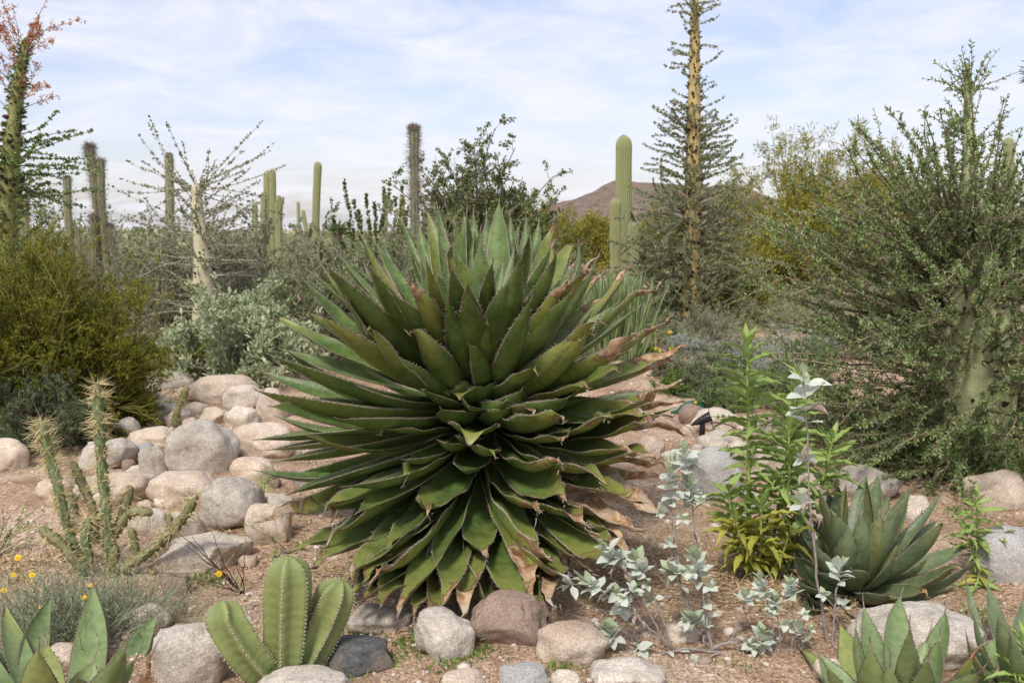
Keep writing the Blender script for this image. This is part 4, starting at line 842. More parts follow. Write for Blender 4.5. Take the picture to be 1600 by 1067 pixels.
# left edge boojum with orange flowers
b0 = at(8, 560, 14.0); b0[2] = gz(b0[0], b0[1])
pts = [b0] + [at(x, y, 14.0) for x, y in ((10, 400), (14, 320), (18, 230), (24, 170), (32, 110), (40, 60))]
z2 = lambda y: at(20, y, 14.0)[2]
bt = boojum('boojum_tree', 'leafy boojum tree at the left edge topped with sprays of orange flowers', pts, [0.16, 0.15, .14, .13, .11, .085, .05], 'boojum_olive', 23,
       combo(side_branches(60, z2(310), z2(205), lambda z: 1.0, lambda z: 0.15, 0.08, -0.005, 0.008), side_branches(40, z2(420), z2(300), lambda z: 0.55, lambda z: 0.15, 0.1, 0, 0.008), side_branches(30, z2(200), z2(65), lambda z: 0.12, lambda z: 0.6, 0.1, 0, 0.005)),
       'boojumleaf', 'twig_dark', per_leaf=170, ll=0.045, lw=0.026, knobs=300, knob=0.03, clus=6, trunk_leaf=1200)
rng = np.random.default_rng(3)
for i in range(34):
    k = rng.uniform(0.35, 1.0); P0 = at(14 + 26 * k, 250 - 190 * k, 14.0); az = rng.uniform(0, 6.28); el = rng.uniform(0.15, 1.2)
    D = np.array([math.cos(az) * math.cos(el), math.sin(az) * math.cos(el) * 0.8, math.sin(el)]); Lg = rng.uniform(0.5, 0.95)
    mb = MB(); Pm = grow(rng, P0[None], D[None], Lg, 8, 0.06, -0.02); tubes(mb, Pm, [list(np.linspace(.007, .003, 8))], 3, v=0.8)
    C, T, _, _ = sample(rng, Pm, 16, 0.45, 1.0); P3 = grow(rng, C, spread(rng, T, 0.8), rng.uniform(0.04, 0.12, 16), 3, 0.1, 0.05); tubes(mb, P3, np.full((16, 3), 0.0022), 3, v=0.5)
    C, T, _, _ = sample(rng, P3, 75, 0.3, 1.0); leaves(mb, C + rng.normal(size=C.shape) * 0.010, rng.normal(size=C.shape), 0.030, 0.022, m=1, rng=rng)
    V = [x for x in mb.v];
    base = np.array(bt.location)
    for x in mb.v: x -= base
    mb.build('flower_spray', [MT['twig_brown'], MT['orange']], bt)

# huge thorny boojum at right
b0 = gp(1516, 735); Y = float(b0[1]); zr = lambda y: at(1516, y, Y)[2]
pts = [b0] + [at(x, y, Y) for x, y in ((1518, 640), (1520, 540), (1522, 450), (1521, 380), (1518, 310), (1515, 240), (1513, 190), (1512, 100))]
def crown3(rng, P, R):
    o = []
    tips = [(1368, 140), (1340, 168), (1412, 150), (1436, 152), (1392, 168), (1470, 165), (1330, 210), (1240, 248), (1535, 128), (1592, 170), (1562, 175), (1495, 190), (1445, 190), (1345, 250), (1480, 200), (1600, 190), (1620, 220), (1575, 215), (1385, 215), (1422, 200),
            (1215, 275), (1290, 262), (1195, 320), (1175, 380), (1180, 430), (1185, 480), (1200, 530), (1215, 590), (1250, 640), (1310, 680), (1350, 730), (1400, 760), (1230, 350), (1270, 310), (1320, 300), (1640, 300), (1640, 380), (1640, 480), (1640, 560)]
    for x, y in tips:
        for r_ in range(2):
            xx = x + rng.normal() * 10 * r_; yy = y + rng.normal() * 14 * r_
            zb = np.interp(yy, [150, 300, 500, 760], [zr(400), zr(440), zr(560), zr(690)]) + rng.normal() * 0.08; k = int(np.argmin(np.abs(P[:, 2] - zb)))
            T = at(xx, yy, Y + rng.uniform(-0.9, 0.5)); d = T - P[k]; L = np.linalg.norm(d); d = d / L
            o.append((P[k] + d * R[k] * 0.8 * np.array([1, 1, 0]), d - np.array([0, 0, 0.12]), L * 0.95 - R[k] * .5, 0.055, 0.008, 0.010))
    for i in range(185):
        z = rng.uniform(zr(720), zr(330)); k = int(np.argmin(np.abs(P[:, 2] - z))); az = rng.uniform(0, 2 * math.pi); el = np.interp(z, [zr(700), zr(330)], [0.0, 0.85]) + rng.normal() * 0.2
        if math.sin(az) < -0.35 and i % 4 == 0: az = -az
        d = np.array([math.cos(az) * math.cos(el), math.sin(az) * math.cos(el), math.sin(el)]); oo = np.array([math.cos(az), math.sin(az), 0])
        Lm = rng.uniform(0.9, 1.5); ztop = zr(305); Lm = min(Lm, max(0.35, (ztop - P[k][2]) / max(0.05, d[2]) * rng.uniform(.85, 1.05)))
        o.append((P[k] + oo * R[k] * 0.9, d, Lm, 0.07, 0.0, 0.009))
    for i in range(100):
        z = rng.uniform(zr(730), zr(360)); k = int(np.argmin(np.abs(P[:, 2] - z))); az = -math.pi / 2 + rng.normal() * 0.9; el = np.interp(z, [zr(730), zr(360)], [-0.15, 0.7]) + rng.normal() * 0.3
        d = np.array([math.cos(az) * math.cos(el), math.sin(az) * math.cos(el) * 0.6, math.sin(el)]); oo = np.array([math.cos(az), math.sin(az), 0])
        o.append((P[k] + oo * R[k] * 0.9, d, rng.uniform(0.35, 0.95), 0.12, 0.01, 0.008))
    for i in range(30):
        zb = rng.uniform(zr(300), zr(130)); k = int(np.argmin(np.abs(P[:, 2] - zb))); az = rng.uniform(0, 6.28); o.append((P[k], np.array([math.cos(az) * .4, math.sin(az) * .4, 0.9]), 0.07, 0.1, 0, 0.004))
    return o
boojum('thorny_boojum', 'huge spreading thorny boojum with a swollen pale green trunk filling the right side', pts, [0.30, 0.28, .255, .225, .18, .085, .045, .03, .02], 'boojum_green', 24, crown3, 'boojumleaf', 'twig_brown', per_leaf=260, ll=0.031, lw=0.012, side=5, knobs=260, knob=0.026, clus=5, spine_n=50, trunk_leaf=0, leaf_up=0.1)

# ------------------------------------------------------------------ shrubs
def G(px, py): return gp(px, py)
leafy_shrub('creosote_bush', 'dense yellow-green creosote bush filling the left edge', 'bush', at(45, 660, 8.0), 1.05, 1.80, 'creosote', 'creo_twig', 31, stems=130, twigs=2600, subtw=6500, nleaf=150000, ll=0.026, lw=0.011, emin=0.1, stemr=0.008, twig_len=0.38, clus=1, dome=0.92, ang=0.5)
leafy_shrub('creosote_bush', 'lower olive lobe of creosote reaching down to the boulders at the left', 'bush', at(160, 690, 7.9), 0.48, 1.2, 'creosote', 'creo_twig', 311, stems=60, twigs=900, subtw=2600, nleaf=55000, ll=0.026, lw=0.011, emin=-0.1, stemr=0.007, twig_len=0.38, clus=1, dome=0.95, ang=0.5)
leafy_shrub('bluegreen_shrub', 'dark blue-green thorny shrub in front of the yellow-green creosote bush', 'bush', at(70, 670, 7.3), 0.44, 0.58, 'bluegreen', 'twig_dark', 32, stems=40, twigs=420, subtw=1400, nleaf=22000, ll=0.030, lw=0.008, emin=0.0, stemr=0.006, twig_len=0.45, dome=0.95)
leafy_shrub('low_shrub', 'low blue-green sprawling shrub under the creosote bush at the left edge', 'bush', G(15, 700), 0.42, 0.42, 'bluegreen', 'twig_dark', 33, stems=24, twigs=200, subtw=500, nleaf=4000, ll=0.026, lw=0.009, emin=0.1)
leafy_shrub('silver_bush', 'silvery green leafy bush above the pinkish boulders left of the agave', 'bush', at(375, 590, 10.7), 1.08, 1.15, 'silver', 'twig_grey', 34, stems=75, twigs=900, subtw=0, nleaf=11000, ll=0.075, lw=0.034, six=True, emin=-0.05, stemr=0.006, twig_len=0.3, clus=2, ang=0.5, dome=0.97, leaf_t0=0.1)
MT['silver_bush2'] = None
leafy_shrub('dry_brush', 'dry twiggy brown bush between the creosote and the silvery bush', 'bush', at(235, 575, 10.6), 0.45, 0.75, 'greyleaf', 'twig_brown', 35, stems=50, twigs=500, subtw=900, nleaf=2200, ll=0.025, lw=0.01, emin=0.1)
SHR = [
 ('grey twiggy thicket just left of the pale boojum trunk', (245, 470), 12.8, 0.85, 1.55, 'greyleaf', 'twig_grey', 9000),
 ('grey-green thicket behind the silvery bush', (345, 500), 14.0, 1.0, 1.5, 'greyleaf', 'twig_grey', 9000),
 ('grey-green thicket right of the pale boojum', (420, 500), 13.2, 0.95, 1.55, 'greyleaf', 'twig_grey', 12000),
 ('grey-green thicket behind the left side of the agave', (510, 520), 12.2, 0.95, 1.60, 'midleaf_grey', 'twig_grey', 14000),
 ('small-leaved green thicket behind the crown of the agave', (610, 520), 11.5, 0.85, 1.72, 'midleaf_grey', 'twig_grey', 12000),
 ('green thicket at the foot of the dark mesquite', (700, 500), 13.0, 0.9, 1.75, 'midleaf_grey', 'twig_grey', 10000),
 ('dull green thicket right of the dark mesquite', (800, 500), 14.0, 0.9, 1.55, 'midleaf', 'twig_brown', 9000),
]
for i, (lab, px, yy, rx, h, lm, tm, nl) in enumerate(SHR):
    leafy_shrub('thicket_shrub', lab, 'bush', at(px[0], px[1], yy), rx * 1.15, h * 1.42, lm, tm, 40 + i, stems=46, twigs=420, subtw=1300, nleaf=int(nl * 4.6), ll=0.032, lw=0.016, emin=0.05, stemr=0.006, twig_len=0.42, wob=0.2, group='thickets behind the agave')
# long sprays standing out above the thickets
def sprays(name, label, base, tips, leafmat, seed, per=120, ll=0.035, lw=0.018, r=0.005):
    rng = np.random.default_rng(seed); t = thing(name, label, 'bush', (base[0], base[1], gz(base[0], base[1]))); B = np.array(t.location)
    for (x, y, Yy) in tips:
        T = at(x, y, Yy); p = B + np.array([rng.normal() * 0.05, rng.normal() * 0.05, 0]); d = T - p; L = np.linalg.norm(d)
        mb = MB(); P = polyline([p, p * 0.5 + T * 0.5 + rng.normal(size=3) * 0.05, T], 14, 2) - B; P[1:-1] += rng.normal(size=(12, 3)) * 0.012; tubes(mb, P[None], [list(np.linspace(1.6, 0.4, 14) * r)], 4)
        C, T2, _, _ = sample(rng, P[None], int(per * L) // 4, 0.25, 1.0); C = np.repeat(C, 4, 0); T2 = np.repeat(T2, 4, 0)
        leaves(mb, C, spread(rng, T2, 0.8), ll * rng.uniform(.6, 1.2, len(C)), lw, m=1, rng=rng); mb.build('branch', [MT['twig_brown'], MT[leafmat]], t)
    return t
sprays('ocotillo', 'leafy upright sprays standing behind the agave left of the shaggy column', at(590, 500, 12.5), [(538, 284, 12.5), (552, 310, 12.3), (610, 280, 12.5), (600, 292, 12.7), (628, 292, 12.6), (572, 305, 12.6), (560, 330, 12.2), (640, 320, 12.3), (520, 340, 12.5), (585, 318, 12.1), (618, 310, 12.2), (545, 345, 12.4)], 'mesqleaf', 60, per=260, ll=0.045, lw=0.025)

# dark mesquite
def tree(name, label, base, h, rx, leafmat, twigmat, barkmat, seed, nleaf, ll, lw, trunks=3, fork=0.35, limb=26, tw=500, sub=1500, group=None, cat='tree', up=0.5, r0=0.07, zl=0.25, wob=0.12):
    rng = np.random.default_rng(seed); B = np.array([base[0], base[1], gz(base[0], base[1])]); t = thing(name, label, cat, tuple(B), group)
    mb = MB(); D = radial_dirs(rng, trunks, 0.9, 1.4); P = grow(rng, rng.normal(size=(trunks, 3)) * [0.06, 0.06, 0], D, h * fork * rng.uniform(0.8, 1.1, trunks), 7, 0.13, 0.03)
    tubes(mb, P, np.linspace(1, 0.6, 7)[None] * r0 * rng.uniform(0.7, 1.1, (trunks, 1)), 8, rng=rng)
    idx = rng.integers(0, trunks, limb); D2 = radial_dirs(rng, limb, 0.15, 1.35); C = P[idx, rng.integers(3, 7, limb)]
    P2 = grow(rng, C, D2 + np.array([0, 0, up * .3]), 1.0, 8, wob, 0.03)
    end = D2 * np.array([rx, rx, h * (1 - fork)]) + np.array([0, 0, h * fork]); sc = (np.linalg.norm(end - C, axis=1) * rng.uniform(0.6, 1.0, limb))[:, None, None]
    P2 = C[:, None] + (P2 - C[:, None]) * sc; tubes(mb, P2, np.linspace(1, 0.25, 8)[None] * np.full((limb, 1), r0 * 0.42), 5, rng=rng)
    mb.build('trunk', MT[barkmat], t, True)
    cb_ = MB(); C, T, _, _ = sample(rng, P2, tw, zl, 1.0); P3 = grow(rng, C, spread(rng, T, 0.7), rng.uniform(0.2, 0.5, tw) * rx * 0.75, 6, wob, 0.01); tubes(cb_, P3, np.linspace(1, 0.4, 6)[None] * np.full((tw, 1), r0 * 0.11), 3, rng=rng)
    C, T, _, _ = sample(rng, P3, sub, 0.2, 1.0); P4 = grow(rng, C, spread(rng, T, 0.7), rng.uniform(0.1, 0.25, sub) * rx * 0.8, 4, wob, 0.0); tubes(cb_, P4, np.full((sub, 4), r0 * 0.05), 3, rng=rng)
    C, T, _, _ = sample(rng, P4, nleaf, 0.1, 1.0); leaves(cb_, C + rng.normal(size=C.shape) * ll * 0.3, spread(rng, T, 0.8) + [0, 0, 0.1], ll * rng.uniform(.6, 1.2, nleaf), lw, m=1, rng=rng)
    cb_.build('crown', [MT[twigmat], MT[leafmat]], t, kind='stuff'); return t
tree('mesquite_tree', 'airy dark green mesquite tree rising behind the crown of the agave', at(750, 500, 17.0), 3.45, 0.98, 'mesqleaf', 'twig_brown', 'bark', 75, 52000, 0.055, 0.034, limb=120, tw=1500, sub=3600, fork=0.30, r0=0.06)
OL = [('olive palo verde right of the tall boojum trunk', (1225, 470), 30, 5.0, 2.1), ('olive palo verde behind the left edge of the thorny boojum', (1300, 460), 27, 4.7, 2.1), ('olive palo verde mostly behind the thorny boojum', (1395, 460), 30, 3.6, 2.2),
      ('hazy olive palo verde on the right of the small saguaro tip', (880, 430), 38, 2.5, 1.9), ('hazy olive palo verde left of the big saguaro', (925, 430), 36, 2.2, 1.6), ('low olive palo verde between the saguaro and the tall boojum', (1015, 430), 34, 2.0, 1.6), ('low olive bush at the foot of the palo verdes right of the tall boojum', (1180, 450), 24, 1.9, 1.4), ('olive bush in front of the palo verdes beyond the silver-grey bush', (1250, 450), 20, 1.9, 1.5)]
for i, (lab, px, yy, h, rx) in enumerate(OL):
    tree('palo_verde', lab, at(px[0], px[1], yy), h, rx, 'olive', 'olive', 'boojum_olive', 80 + i, 17000, 0.17, 0.030, limb=44, tw=420, sub=1500, fork=0.2, group='olive palo verdes in the distance', r0=0.06, up=1.2, zl=0.1)
DK = [((60, 470), 20, 2.2, 2.6, 'darkleaf'), ((180, 470), 24, 2.1, 1.9, 'midleaf_grey'), ((560, 450), 26, 2.5, 1.7, 'midleaf_grey'), ((440, 450), 28, 2.6, 1.8, 'midleaf_grey'), ((330, 450), 26, 2.4, 1.8, 'greyleaf'), ((820, 450), 22, 2.0, 1.5, 'darkleaf'), ((1140, 470), 17, 1.0, 1.1, 'olive'), ((650, 450), 26, 2.4, 2.0, 'darkleaf')]
NM = ['dark distant bush behind the left edge boojum', 'grey-green distant bush behind the cactus columns at left', 'grey-green distant bush behind the leafy sprays', 'grey-green distant bush behind the twin saguaro', 'pale distant bush behind the cream boojum trunk', 'dark distant bush below the small saguaro tip', 'low yellowish bush right of the tall boojum base', 'dark distant bush behind the shaggy cactus column']
for i, (px, yy, rx, h, lm) in enumerate(DK):
    leafy_shrub('distant_bush', NM[i], 'bush', at(px[0], px[1], yy), rx, h, lm, 'twig_grey', 100 + i, stems=40, twigs=500, subtw=1500, nleaf=8000, ll=0.075, lw=0.04, emin=0.0, stemr=0.01, twig_len=0.4, group='distant bushes')
# far scrub
rng = np.random.default_rng(9); mb = MB(); n = 2600
yv = 45 * (12 ** rng.random(n)); xv = (rng.random(n) - 0.5) * yv * 1.5; hv = rng.uniform(0.6, 1.5, n) * np.where(rng.random(n) < 0.15, 1.5, 1)
for i in range(n):
    m_ = 60; c = np.array([xv[i], yv[i], hv[i] * 0.45]); d = rng.normal(size=(m_, 3)); d = unit(d) * np.array([1.0, 1.0, 0.55]) * hv[i] * rng.uniform(0.3, 1, (m_, 1))
    leaves(mb, c + d, rng.normal(size=(m_, 3)), hv[i] * 0.26, hv[i] * 0.14, rng=rng)
mb.build('far_scrub', MT['midleaf_grey'], kind='stuff')

# rush-like green stems beside saguaro
rng = np.random.default_rng(14)
t = thing('milkweed_rush', 'clump of upright grey-green rush stems in front of the big saguaro', 'shrub', tuple(at(955, 500, 12.5) * [1, 1, 0] + [0, 0, gz(*at(955, 500, 12.5)[:2])]))
mb = MB(); n = 480; B = rng.normal(size=(n, 3)) * [0.17, 0.15, 0]; D = np.stack([B[:, 0] * 0.8 + rng.normal(size=n) * .10, B[:, 1] * .8 + rng.normal(size=n) * .12, np.ones(n)], 1); P = grow(rng, B, D, rng.uniform(0.55, 1.12, n), 6, 0.05, 0.02); tubes(mb, P, np.full((n, 6), 0.006), 4, rng=rng)
mb.build('stems', MT['rush'] if 'rush' in MT else material('rush_green', (0.13, 0.19, 0.07), (0.30, 0.37, 0.17), 3, 0.6, attr='v'), t, kind='stuff')
leafy_shrub('lavender_bush', 'pale silver-grey bush between the tall boojum and the thorny boojum', 'bush', at(1195, 510, 10.2), 0.55, 0.62, 'lavgrey', 'twig_grey', 120, stems=50, twigs=500, subtw=900, nleaf=11000, ll=0.03, lw=0.009, emin=0.05)
LOW = [((1090, 620), 8.8, .42, .30, 'bluegreen', 'low grey-green plants spreading below the yellow daisies'), ((1150, 600), 9.2, .5, .42, 'bluegreen', 'blue-green low bush behind the tip of the leafy green plant'), ((1075, 560), 10.6, .45, .30, 'lavgrey', 'pale grey low bush behind the yellow daisies'),
       ((1230, 640), 8.3, .6, .5, 'midleaf', 'green low bush under the left branches of the thorny boojum'), ((1330, 690), 7.9, .6, .48, 'darkleaf', 'dark low bush under the thorny boojum'), ((1420, 720), 7.6, .5, .45, 'midleaf', 'green low growth at the foot of the thorny boojum'), ((1590, 720), 7.6, .6, .55, 'darkleaf', 'dark low growth right of the swollen trunk'), ((1000, 560), 10.2, .35, .22, 'weed', 'bright green low weeds behind the right side of the agave')]
LOW += [((1270, 500), 13, 1.0, 0.9, 'midleaf_grey', 'grey-green bush behind the left branches of the thorny boojum'), ((1400, 520), 12, 1.0, 1.0, 'greyleaf', 'pale grey-green bush glimpsed through the thorny boojum'), ((1540, 540), 11, 1.0, 1.3, 'midleaf', 'green bush behind the swollen trunk at right'), ((1120, 520), 14, .7, .45, 'greyleaf', 'low dry grey bush at the right of the tall boojum base'),
  ((1060, 590), 9.4, .5, .3, 'greyleaf', 'grey ground plants between the daisies and the tall boojum'), ((1130, 640), 8.4, .42, .25, 'midleaf', 'low green plants behind the garden light'), ((1180, 560), 10.6, .6, .4, 'midleaf_grey', 'low grey-green bush in front of the silver-grey bush'), ((1050, 540), 12, .6, .35, 'midleaf_grey', 'low grey-green bush in front of the tall boojum base'), ((960, 530), 11.5, .5, .3, 'weed', 'bright green weeds in front of the far stone pile'), ((1250, 580), 9.6, .6, .45, 'midleaf', 'green bush deep under the left side of the thorny boojum'),
  ((1330, 500), 15, 1.2, 1.0, 'midleaf_grey', 'grey-green bush far behind the thorny boojum'), ((1200, 500), 15.5, 1.0, .7, 'midleaf', 'green bush beyond the silver-grey bush'), ((1400, 560), 9.8, .9, .8, 'midleaf', 'green bush close behind the thorny boojum'), ((1110, 495), 18, 1.2, .8, 'greyleaf', 'pale bush behind the tall boojum base'), ((940, 500), 16, 1.0, .9, 'midleaf_grey', 'grey-green bush behind the rush clump'),
  ((1440, 742), 6.9, .42, .42, 'boojumleaf', 'green growth low in front of the swollen trunk at its left'), ((1525, 748), 6.7, .40, .50, 'boojumleaf', 'green growth covering the foot of the swollen trunk'), ((1600, 735), 6.9, .5, .6, 'boojumleaf', 'green growth at the right edge beside the swollen trunk'), ((1110, 600), 9.0, .55, .36, 'midleaf_grey', 'grey-green low plants left of the top of the leafy green plant'), ((1060, 615), 8.9, .3, .22, 'weed', 'bright low plants behind the hose fitting'),
  ((1100, 530), 12.2, .7, .55, 'greyleaf', 'silvery low bush right of the daisies, before the tall boojum'), ((1235, 520), 13.2, .9, .8, 'midleaf_grey', 'grey-green bush right behind the silver-grey bush'), ((1005, 505), 14.2, .7, .65, 'midleaf_grey', 'grey-green bush right of the rush clump'), ((1290, 560), 10.8, .7, .7, 'lavgrey', 'silver-grey bush half hidden by the left twigs of the thorny boojum'), ((1150, 500), 16.2, 1.1, .9, 'midleaf_grey', 'grey-green bush right of the tall boojum trunk'),
  ((1020, 520), 14.5, .7, .5, 'greyleaf', 'low dry grey bush at the left of the tall boojum base'), ((1130, 560), 11, .5, .28, 'greyleaf', 'dry grey low plants in front of the tall boojum'), ((1000, 500), 19, 1.2, .8, 'midleaf', 'green bush beyond the far stone pile'), ((860, 520), 12.5, .8, 1.0, 'midleaf_grey', 'grey-green bush behind the right of the agave crown'), ((910, 530), 11.8, .55, .8, 'darkleaf', 'dark bush left of the rush clump')]
for i, (px, yy, rx, h, lm, lab) in enumerate(LOW):
    leafy_shrub('low_shrub', lab, 'bush', gp(*px), rx, h, lm, 'twig_grey', 130 + i, stems=40, twigs=300, subtw=700, nleaf=13000, ll=0.030, lw=0.010, emin=0.05, stemr=0.004, spines=120)

# ------------------------------------------------------------------ column cacti
def col(label, pts, Y, rpx, mat, nr, sp, spl, n, seed, cat='cactus', name='column_cactus', arms=(), shaggy=None, depth=0.15, group='cactus columns in the distance', fur=1.0):
    b0 = at(pts[0][0], pts[0][1], Y); b0[2] = gz(b0[0], b0[1]) - 0.02
    t = thing(name, label, cat, tuple(b0), group); P = [b0] + [at(x, y, Y) for x, y in pts[1:]]
    column_cactus(t, 'stem', P, rpx * Y / F, mat, nr, sp, spl, n, seed, depth, shaggy=shaggy, fur=fur)
    for j, (ap, ar) in enumerate(arms):
        Q = [at(x, y, Y - 0.12) for x, y in ap]
        if ap[0][1] > 420: Q[0][2] = gz(Q[0][0], Q[0][1])
        column_cactus(t, 'arm', Q, ar * Y / F, mat, nr, sp, spl, n // 2, seed + 50 + j, depth, fur=fur)
    return t
col('thick ribbed saguaro in front of the pointed hill', [(971, 460), (971, 400), (974, 330), (975, 211)], 22, 12.5, 'saguaro', 20, 'spine_white', 0.035, 2600, 201, name='saguaro', cat='saguaro', arms=[([(960, 460), (961, 400), (962, 310)], 8.5)])
col('short barrel-shaped cactus with a pale top beside the thick saguaro', [(991, 450), (990, 400), (989, 344)], 21, 9.5, 'saguaro', 16, 'spine_grey', 0.06, 1200, 202, name='saguaro', cat='saguaro')
col('pair of brown shaggy cactus columns, left column taller, beyond the creosote bush', [(172, 470), (163, 400), (150, 300), (139, 225)], 16, 6.5, 'grey_cactus', 9, 'spine_grey', 0.075, 2400, 203, arms=[([(176, 470), (165, 380), (158, 310), (157, 248)], 6), ([(150, 470), (148, 400), (146, 335)], 6), ([(186, 470), (178, 400), (170, 350)], 6)], shaggy=(0.4, 1.0, 1.2))
col('thin cactus column with a knobbed green top beside the shaggy pair', [(118, 470), (112, 400), (106, 340), (105, 275)], 18, 6, 'grey_cactus', 9, 'spine_grey', 0.06, 1400, 204, arms=[([(128, 470), (124, 400), (120, 356)], 5)])
col('short brown column peeking over the creosote bush at left', [(38, 470), (38, 400), (38, 308)], 17, 7, 'grey_cactus', 9, 'spine_grey', 0.07, 1300, 205)
col('slim green column standing behind the bare boojum branches', [(268, 470), (267, 400), (264, 239)], 18, 7, 'grey_cactus', 10, 'spine_grey', 0.05, 1300, 206)
col('twin saguaro stems standing close together left of centre', [(419, 470), (419, 400), (420, 266)], 26, 8, 'saguaro', 14, 'spine_white', 0.05, 900, 207, name='saguaro', cat='saguaro', arms=[([(427, 470), (427, 400), (426, 264)], 5), ([(412, 470), (412, 400), (412, 300)], 5)])
col('brownish saguaro stump with a lumpy top right of the twin saguaro', [(437, 470), (436, 400), (435, 306)], 25, 6, 'saguaro', 12, 'spine_grey', 0.05, 700, 208, name='saguaro', cat='saguaro', arms=[([(436, 330), (440, 318), (442, 308)], 3)])
col('short saguaro just left of the twin saguaro', [(398, 470), (398, 400), (398, 316)], 27, 5, 'saguaro', 12, 'spine_white', 0.05, 500, 209, name='saguaro', cat='saguaro')
col('lone slightly leaning saguaro between the twins and the agave', [(492, 470), (493, 380), (494, 320), (497, 253)], 26, 5.8, 'saguaro', 14, 'spine_white', 0.05, 800, 210, name='saguaro', cat='saguaro')
col('very thin distant saguaro left of the lone leaning saguaro', [(467, 470), (467, 400), (466, 315)], 36, 2.4, 'saguaro', 10, 'spine_white', 0.05, 300, 211, name='saguaro', cat='saguaro')
col('small tilted saguaro at the foot of the lone leaning saguaro', [(484, 470), (480, 370), (473, 328)], 34, 3.2, 'saguaro', 10, 'spine_white', 0.05, 300, 212, name='saguaro', cat='saguaro')
col('tall column wrapped in shaggy grey spines left of the mesquite', [(649, 480), (648, 400), (648, 330), (647, 196)], 15, 6.5, 'grey_cactus', 8, 'spine_grey', 0.075, 3200, 213, shaggy=(0.62, 0.93, 1.5))
col('small green column tip left of the shaggy column', [(602, 470), (602, 400), (602, 307)], 24, 3.8, 'grey_cactus', 9, 'spine_grey', 0.05, 500, 214)
col('short green column tip touching the shaggy column', [(629, 470), (629, 400), (628, 306)], 22, 4.5, 'saguaro', 9, 'spine_white', 0.05, 500, 215)
col('small saguaro tip showing right of the mesquite', [(825, 470), (825, 400), (824, 313)], 32, 5, 'saguaro', 12, 'spine_white', 0.05, 500, 216, name='saguaro', cat='saguaro')
col('pale saguaro half hidden behind the thorny boojum at the right', [(1578, 470), (1577, 400), (1576, 215)], 18, 8.5, 'saguaro', 14, 'spine_white', 0.04, 900, 217, name='saguaro', cat='saguaro')

# yuccas
def yucca(label, c, n, L, w, seed, trunk=True):
    rng = np.random.default_rng(seed); g = np.array([c[0], c[1], gz(c[0], c[1])]); t = thing('yucca', label, 'yucca', tuple(g))
    if trunk: mb = MB(); tubes(mb, np.array([[0, 0, 0], [0.02, 0, (c[2] - g[2]) * .5], [0, 0, c[2] - g[2]]])[None], [[0.11, 0.10, 0.09]], 10); mb.build('trunk', MT['bark'], t, True)
    mb = MB(); D = radial_dirs(rng, n, -0.5, 1.5); leaves(mb, np.tile(c - g, (n, 1)), D, L * rng.uniform(.8, 1.05, n), w, rng=rng, fold=0.3); mb.build('blades', MT['darkleaf'], t, kind='stuff')
yucca('dark spiky yucca head behind the left side of the agave', at(527, 360, 19), 110, 0.28, 0.03, 5)
yucca('spiky yucca whose blade tips poke in at the upper right edge', at(1640, 112, 11), 150, 0.33, 0.03, 6)
# ------------------------------------------------------------------ ribbed cactus in front
rng = np.random.default_rng(77)
g0 = gp(440, 1062); Yc = float(g0[1])
oc = thing('ribbed_cactus', 'fat ribbed yellow-green cactus with three stems growing from one foot', 'cactus', tuple(g0))
def fat(pts, Y, wpx, nr, seed, lab, tipcol=False):
    rg = np.random.default_rng(seed); P = polyline([at(x, y, yy) for x, y, yy in pts], 64, 6); r = wpx / 2 * Y / F; t = np.linspace(0, 1, 64)
    R = r * np.interp(t, [0, .12, .35, .7, .86, .93, .975, 1], [.62, .78, .95, 1.03, .97, .80, .50, .05]); base = P[0].copy()
    for k in range(64): R[k] *= 1 + 0.012 * math.sin(k * 1.25) * (t[k] < .93)
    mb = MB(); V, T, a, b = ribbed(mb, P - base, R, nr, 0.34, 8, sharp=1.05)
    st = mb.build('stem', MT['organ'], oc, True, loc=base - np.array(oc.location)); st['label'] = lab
    sb = MB(); kk = np.arange(4, 63, 2)
    for j in range(nr):
        C = V[kk, j * 8]; O = P[kk] - base; m = 6; C6 = np.repeat(C, m, 0); D = unit(unit(C6 - np.repeat(O, m, 0)) + rg.normal(size=C6.shape) * 0.8)
        tubes(sb, np.stack([C6 - D * 0.001, C6 + D * rg.uniform(0.004, 0.009, (len(C6), 1))], 1), np.tile([[0.0008, 0.0002]], (len(C6), 1)), 3, rng=rg)
        # woolly areoles on each rib
        for c in C: Va, Ta = ICO[1]; sb.add(Va * 0.0021 + c, None, Ta)
    sb.build('spines', MT['spine_white'], st, kind='stuff')
    return st
fat([(432, 1068, Yc), (405, 1045, Yc - .05), (375, 1008, Yc - .08), (352, 970, Yc - .08), (346, 938, Yc - .05)], Yc - .05, 70, 6, 1, 'curved left stem with a reddish tip')
fat([(445, 1062, Yc), (446, 1020, Yc), (448, 960, Yc), (450, 910, Yc), (450, 868, Yc)], Yc, 80, 6, 2, 'tallest upright middle stem')
fat([(462, 1058, Yc + .02), (482, 1025, Yc + .05), (506, 975, Yc + .08), (522, 935, Yc + .08), (534, 905, Yc + .08)], Yc, 68, 6, 3, 'right stem leaning outwards')

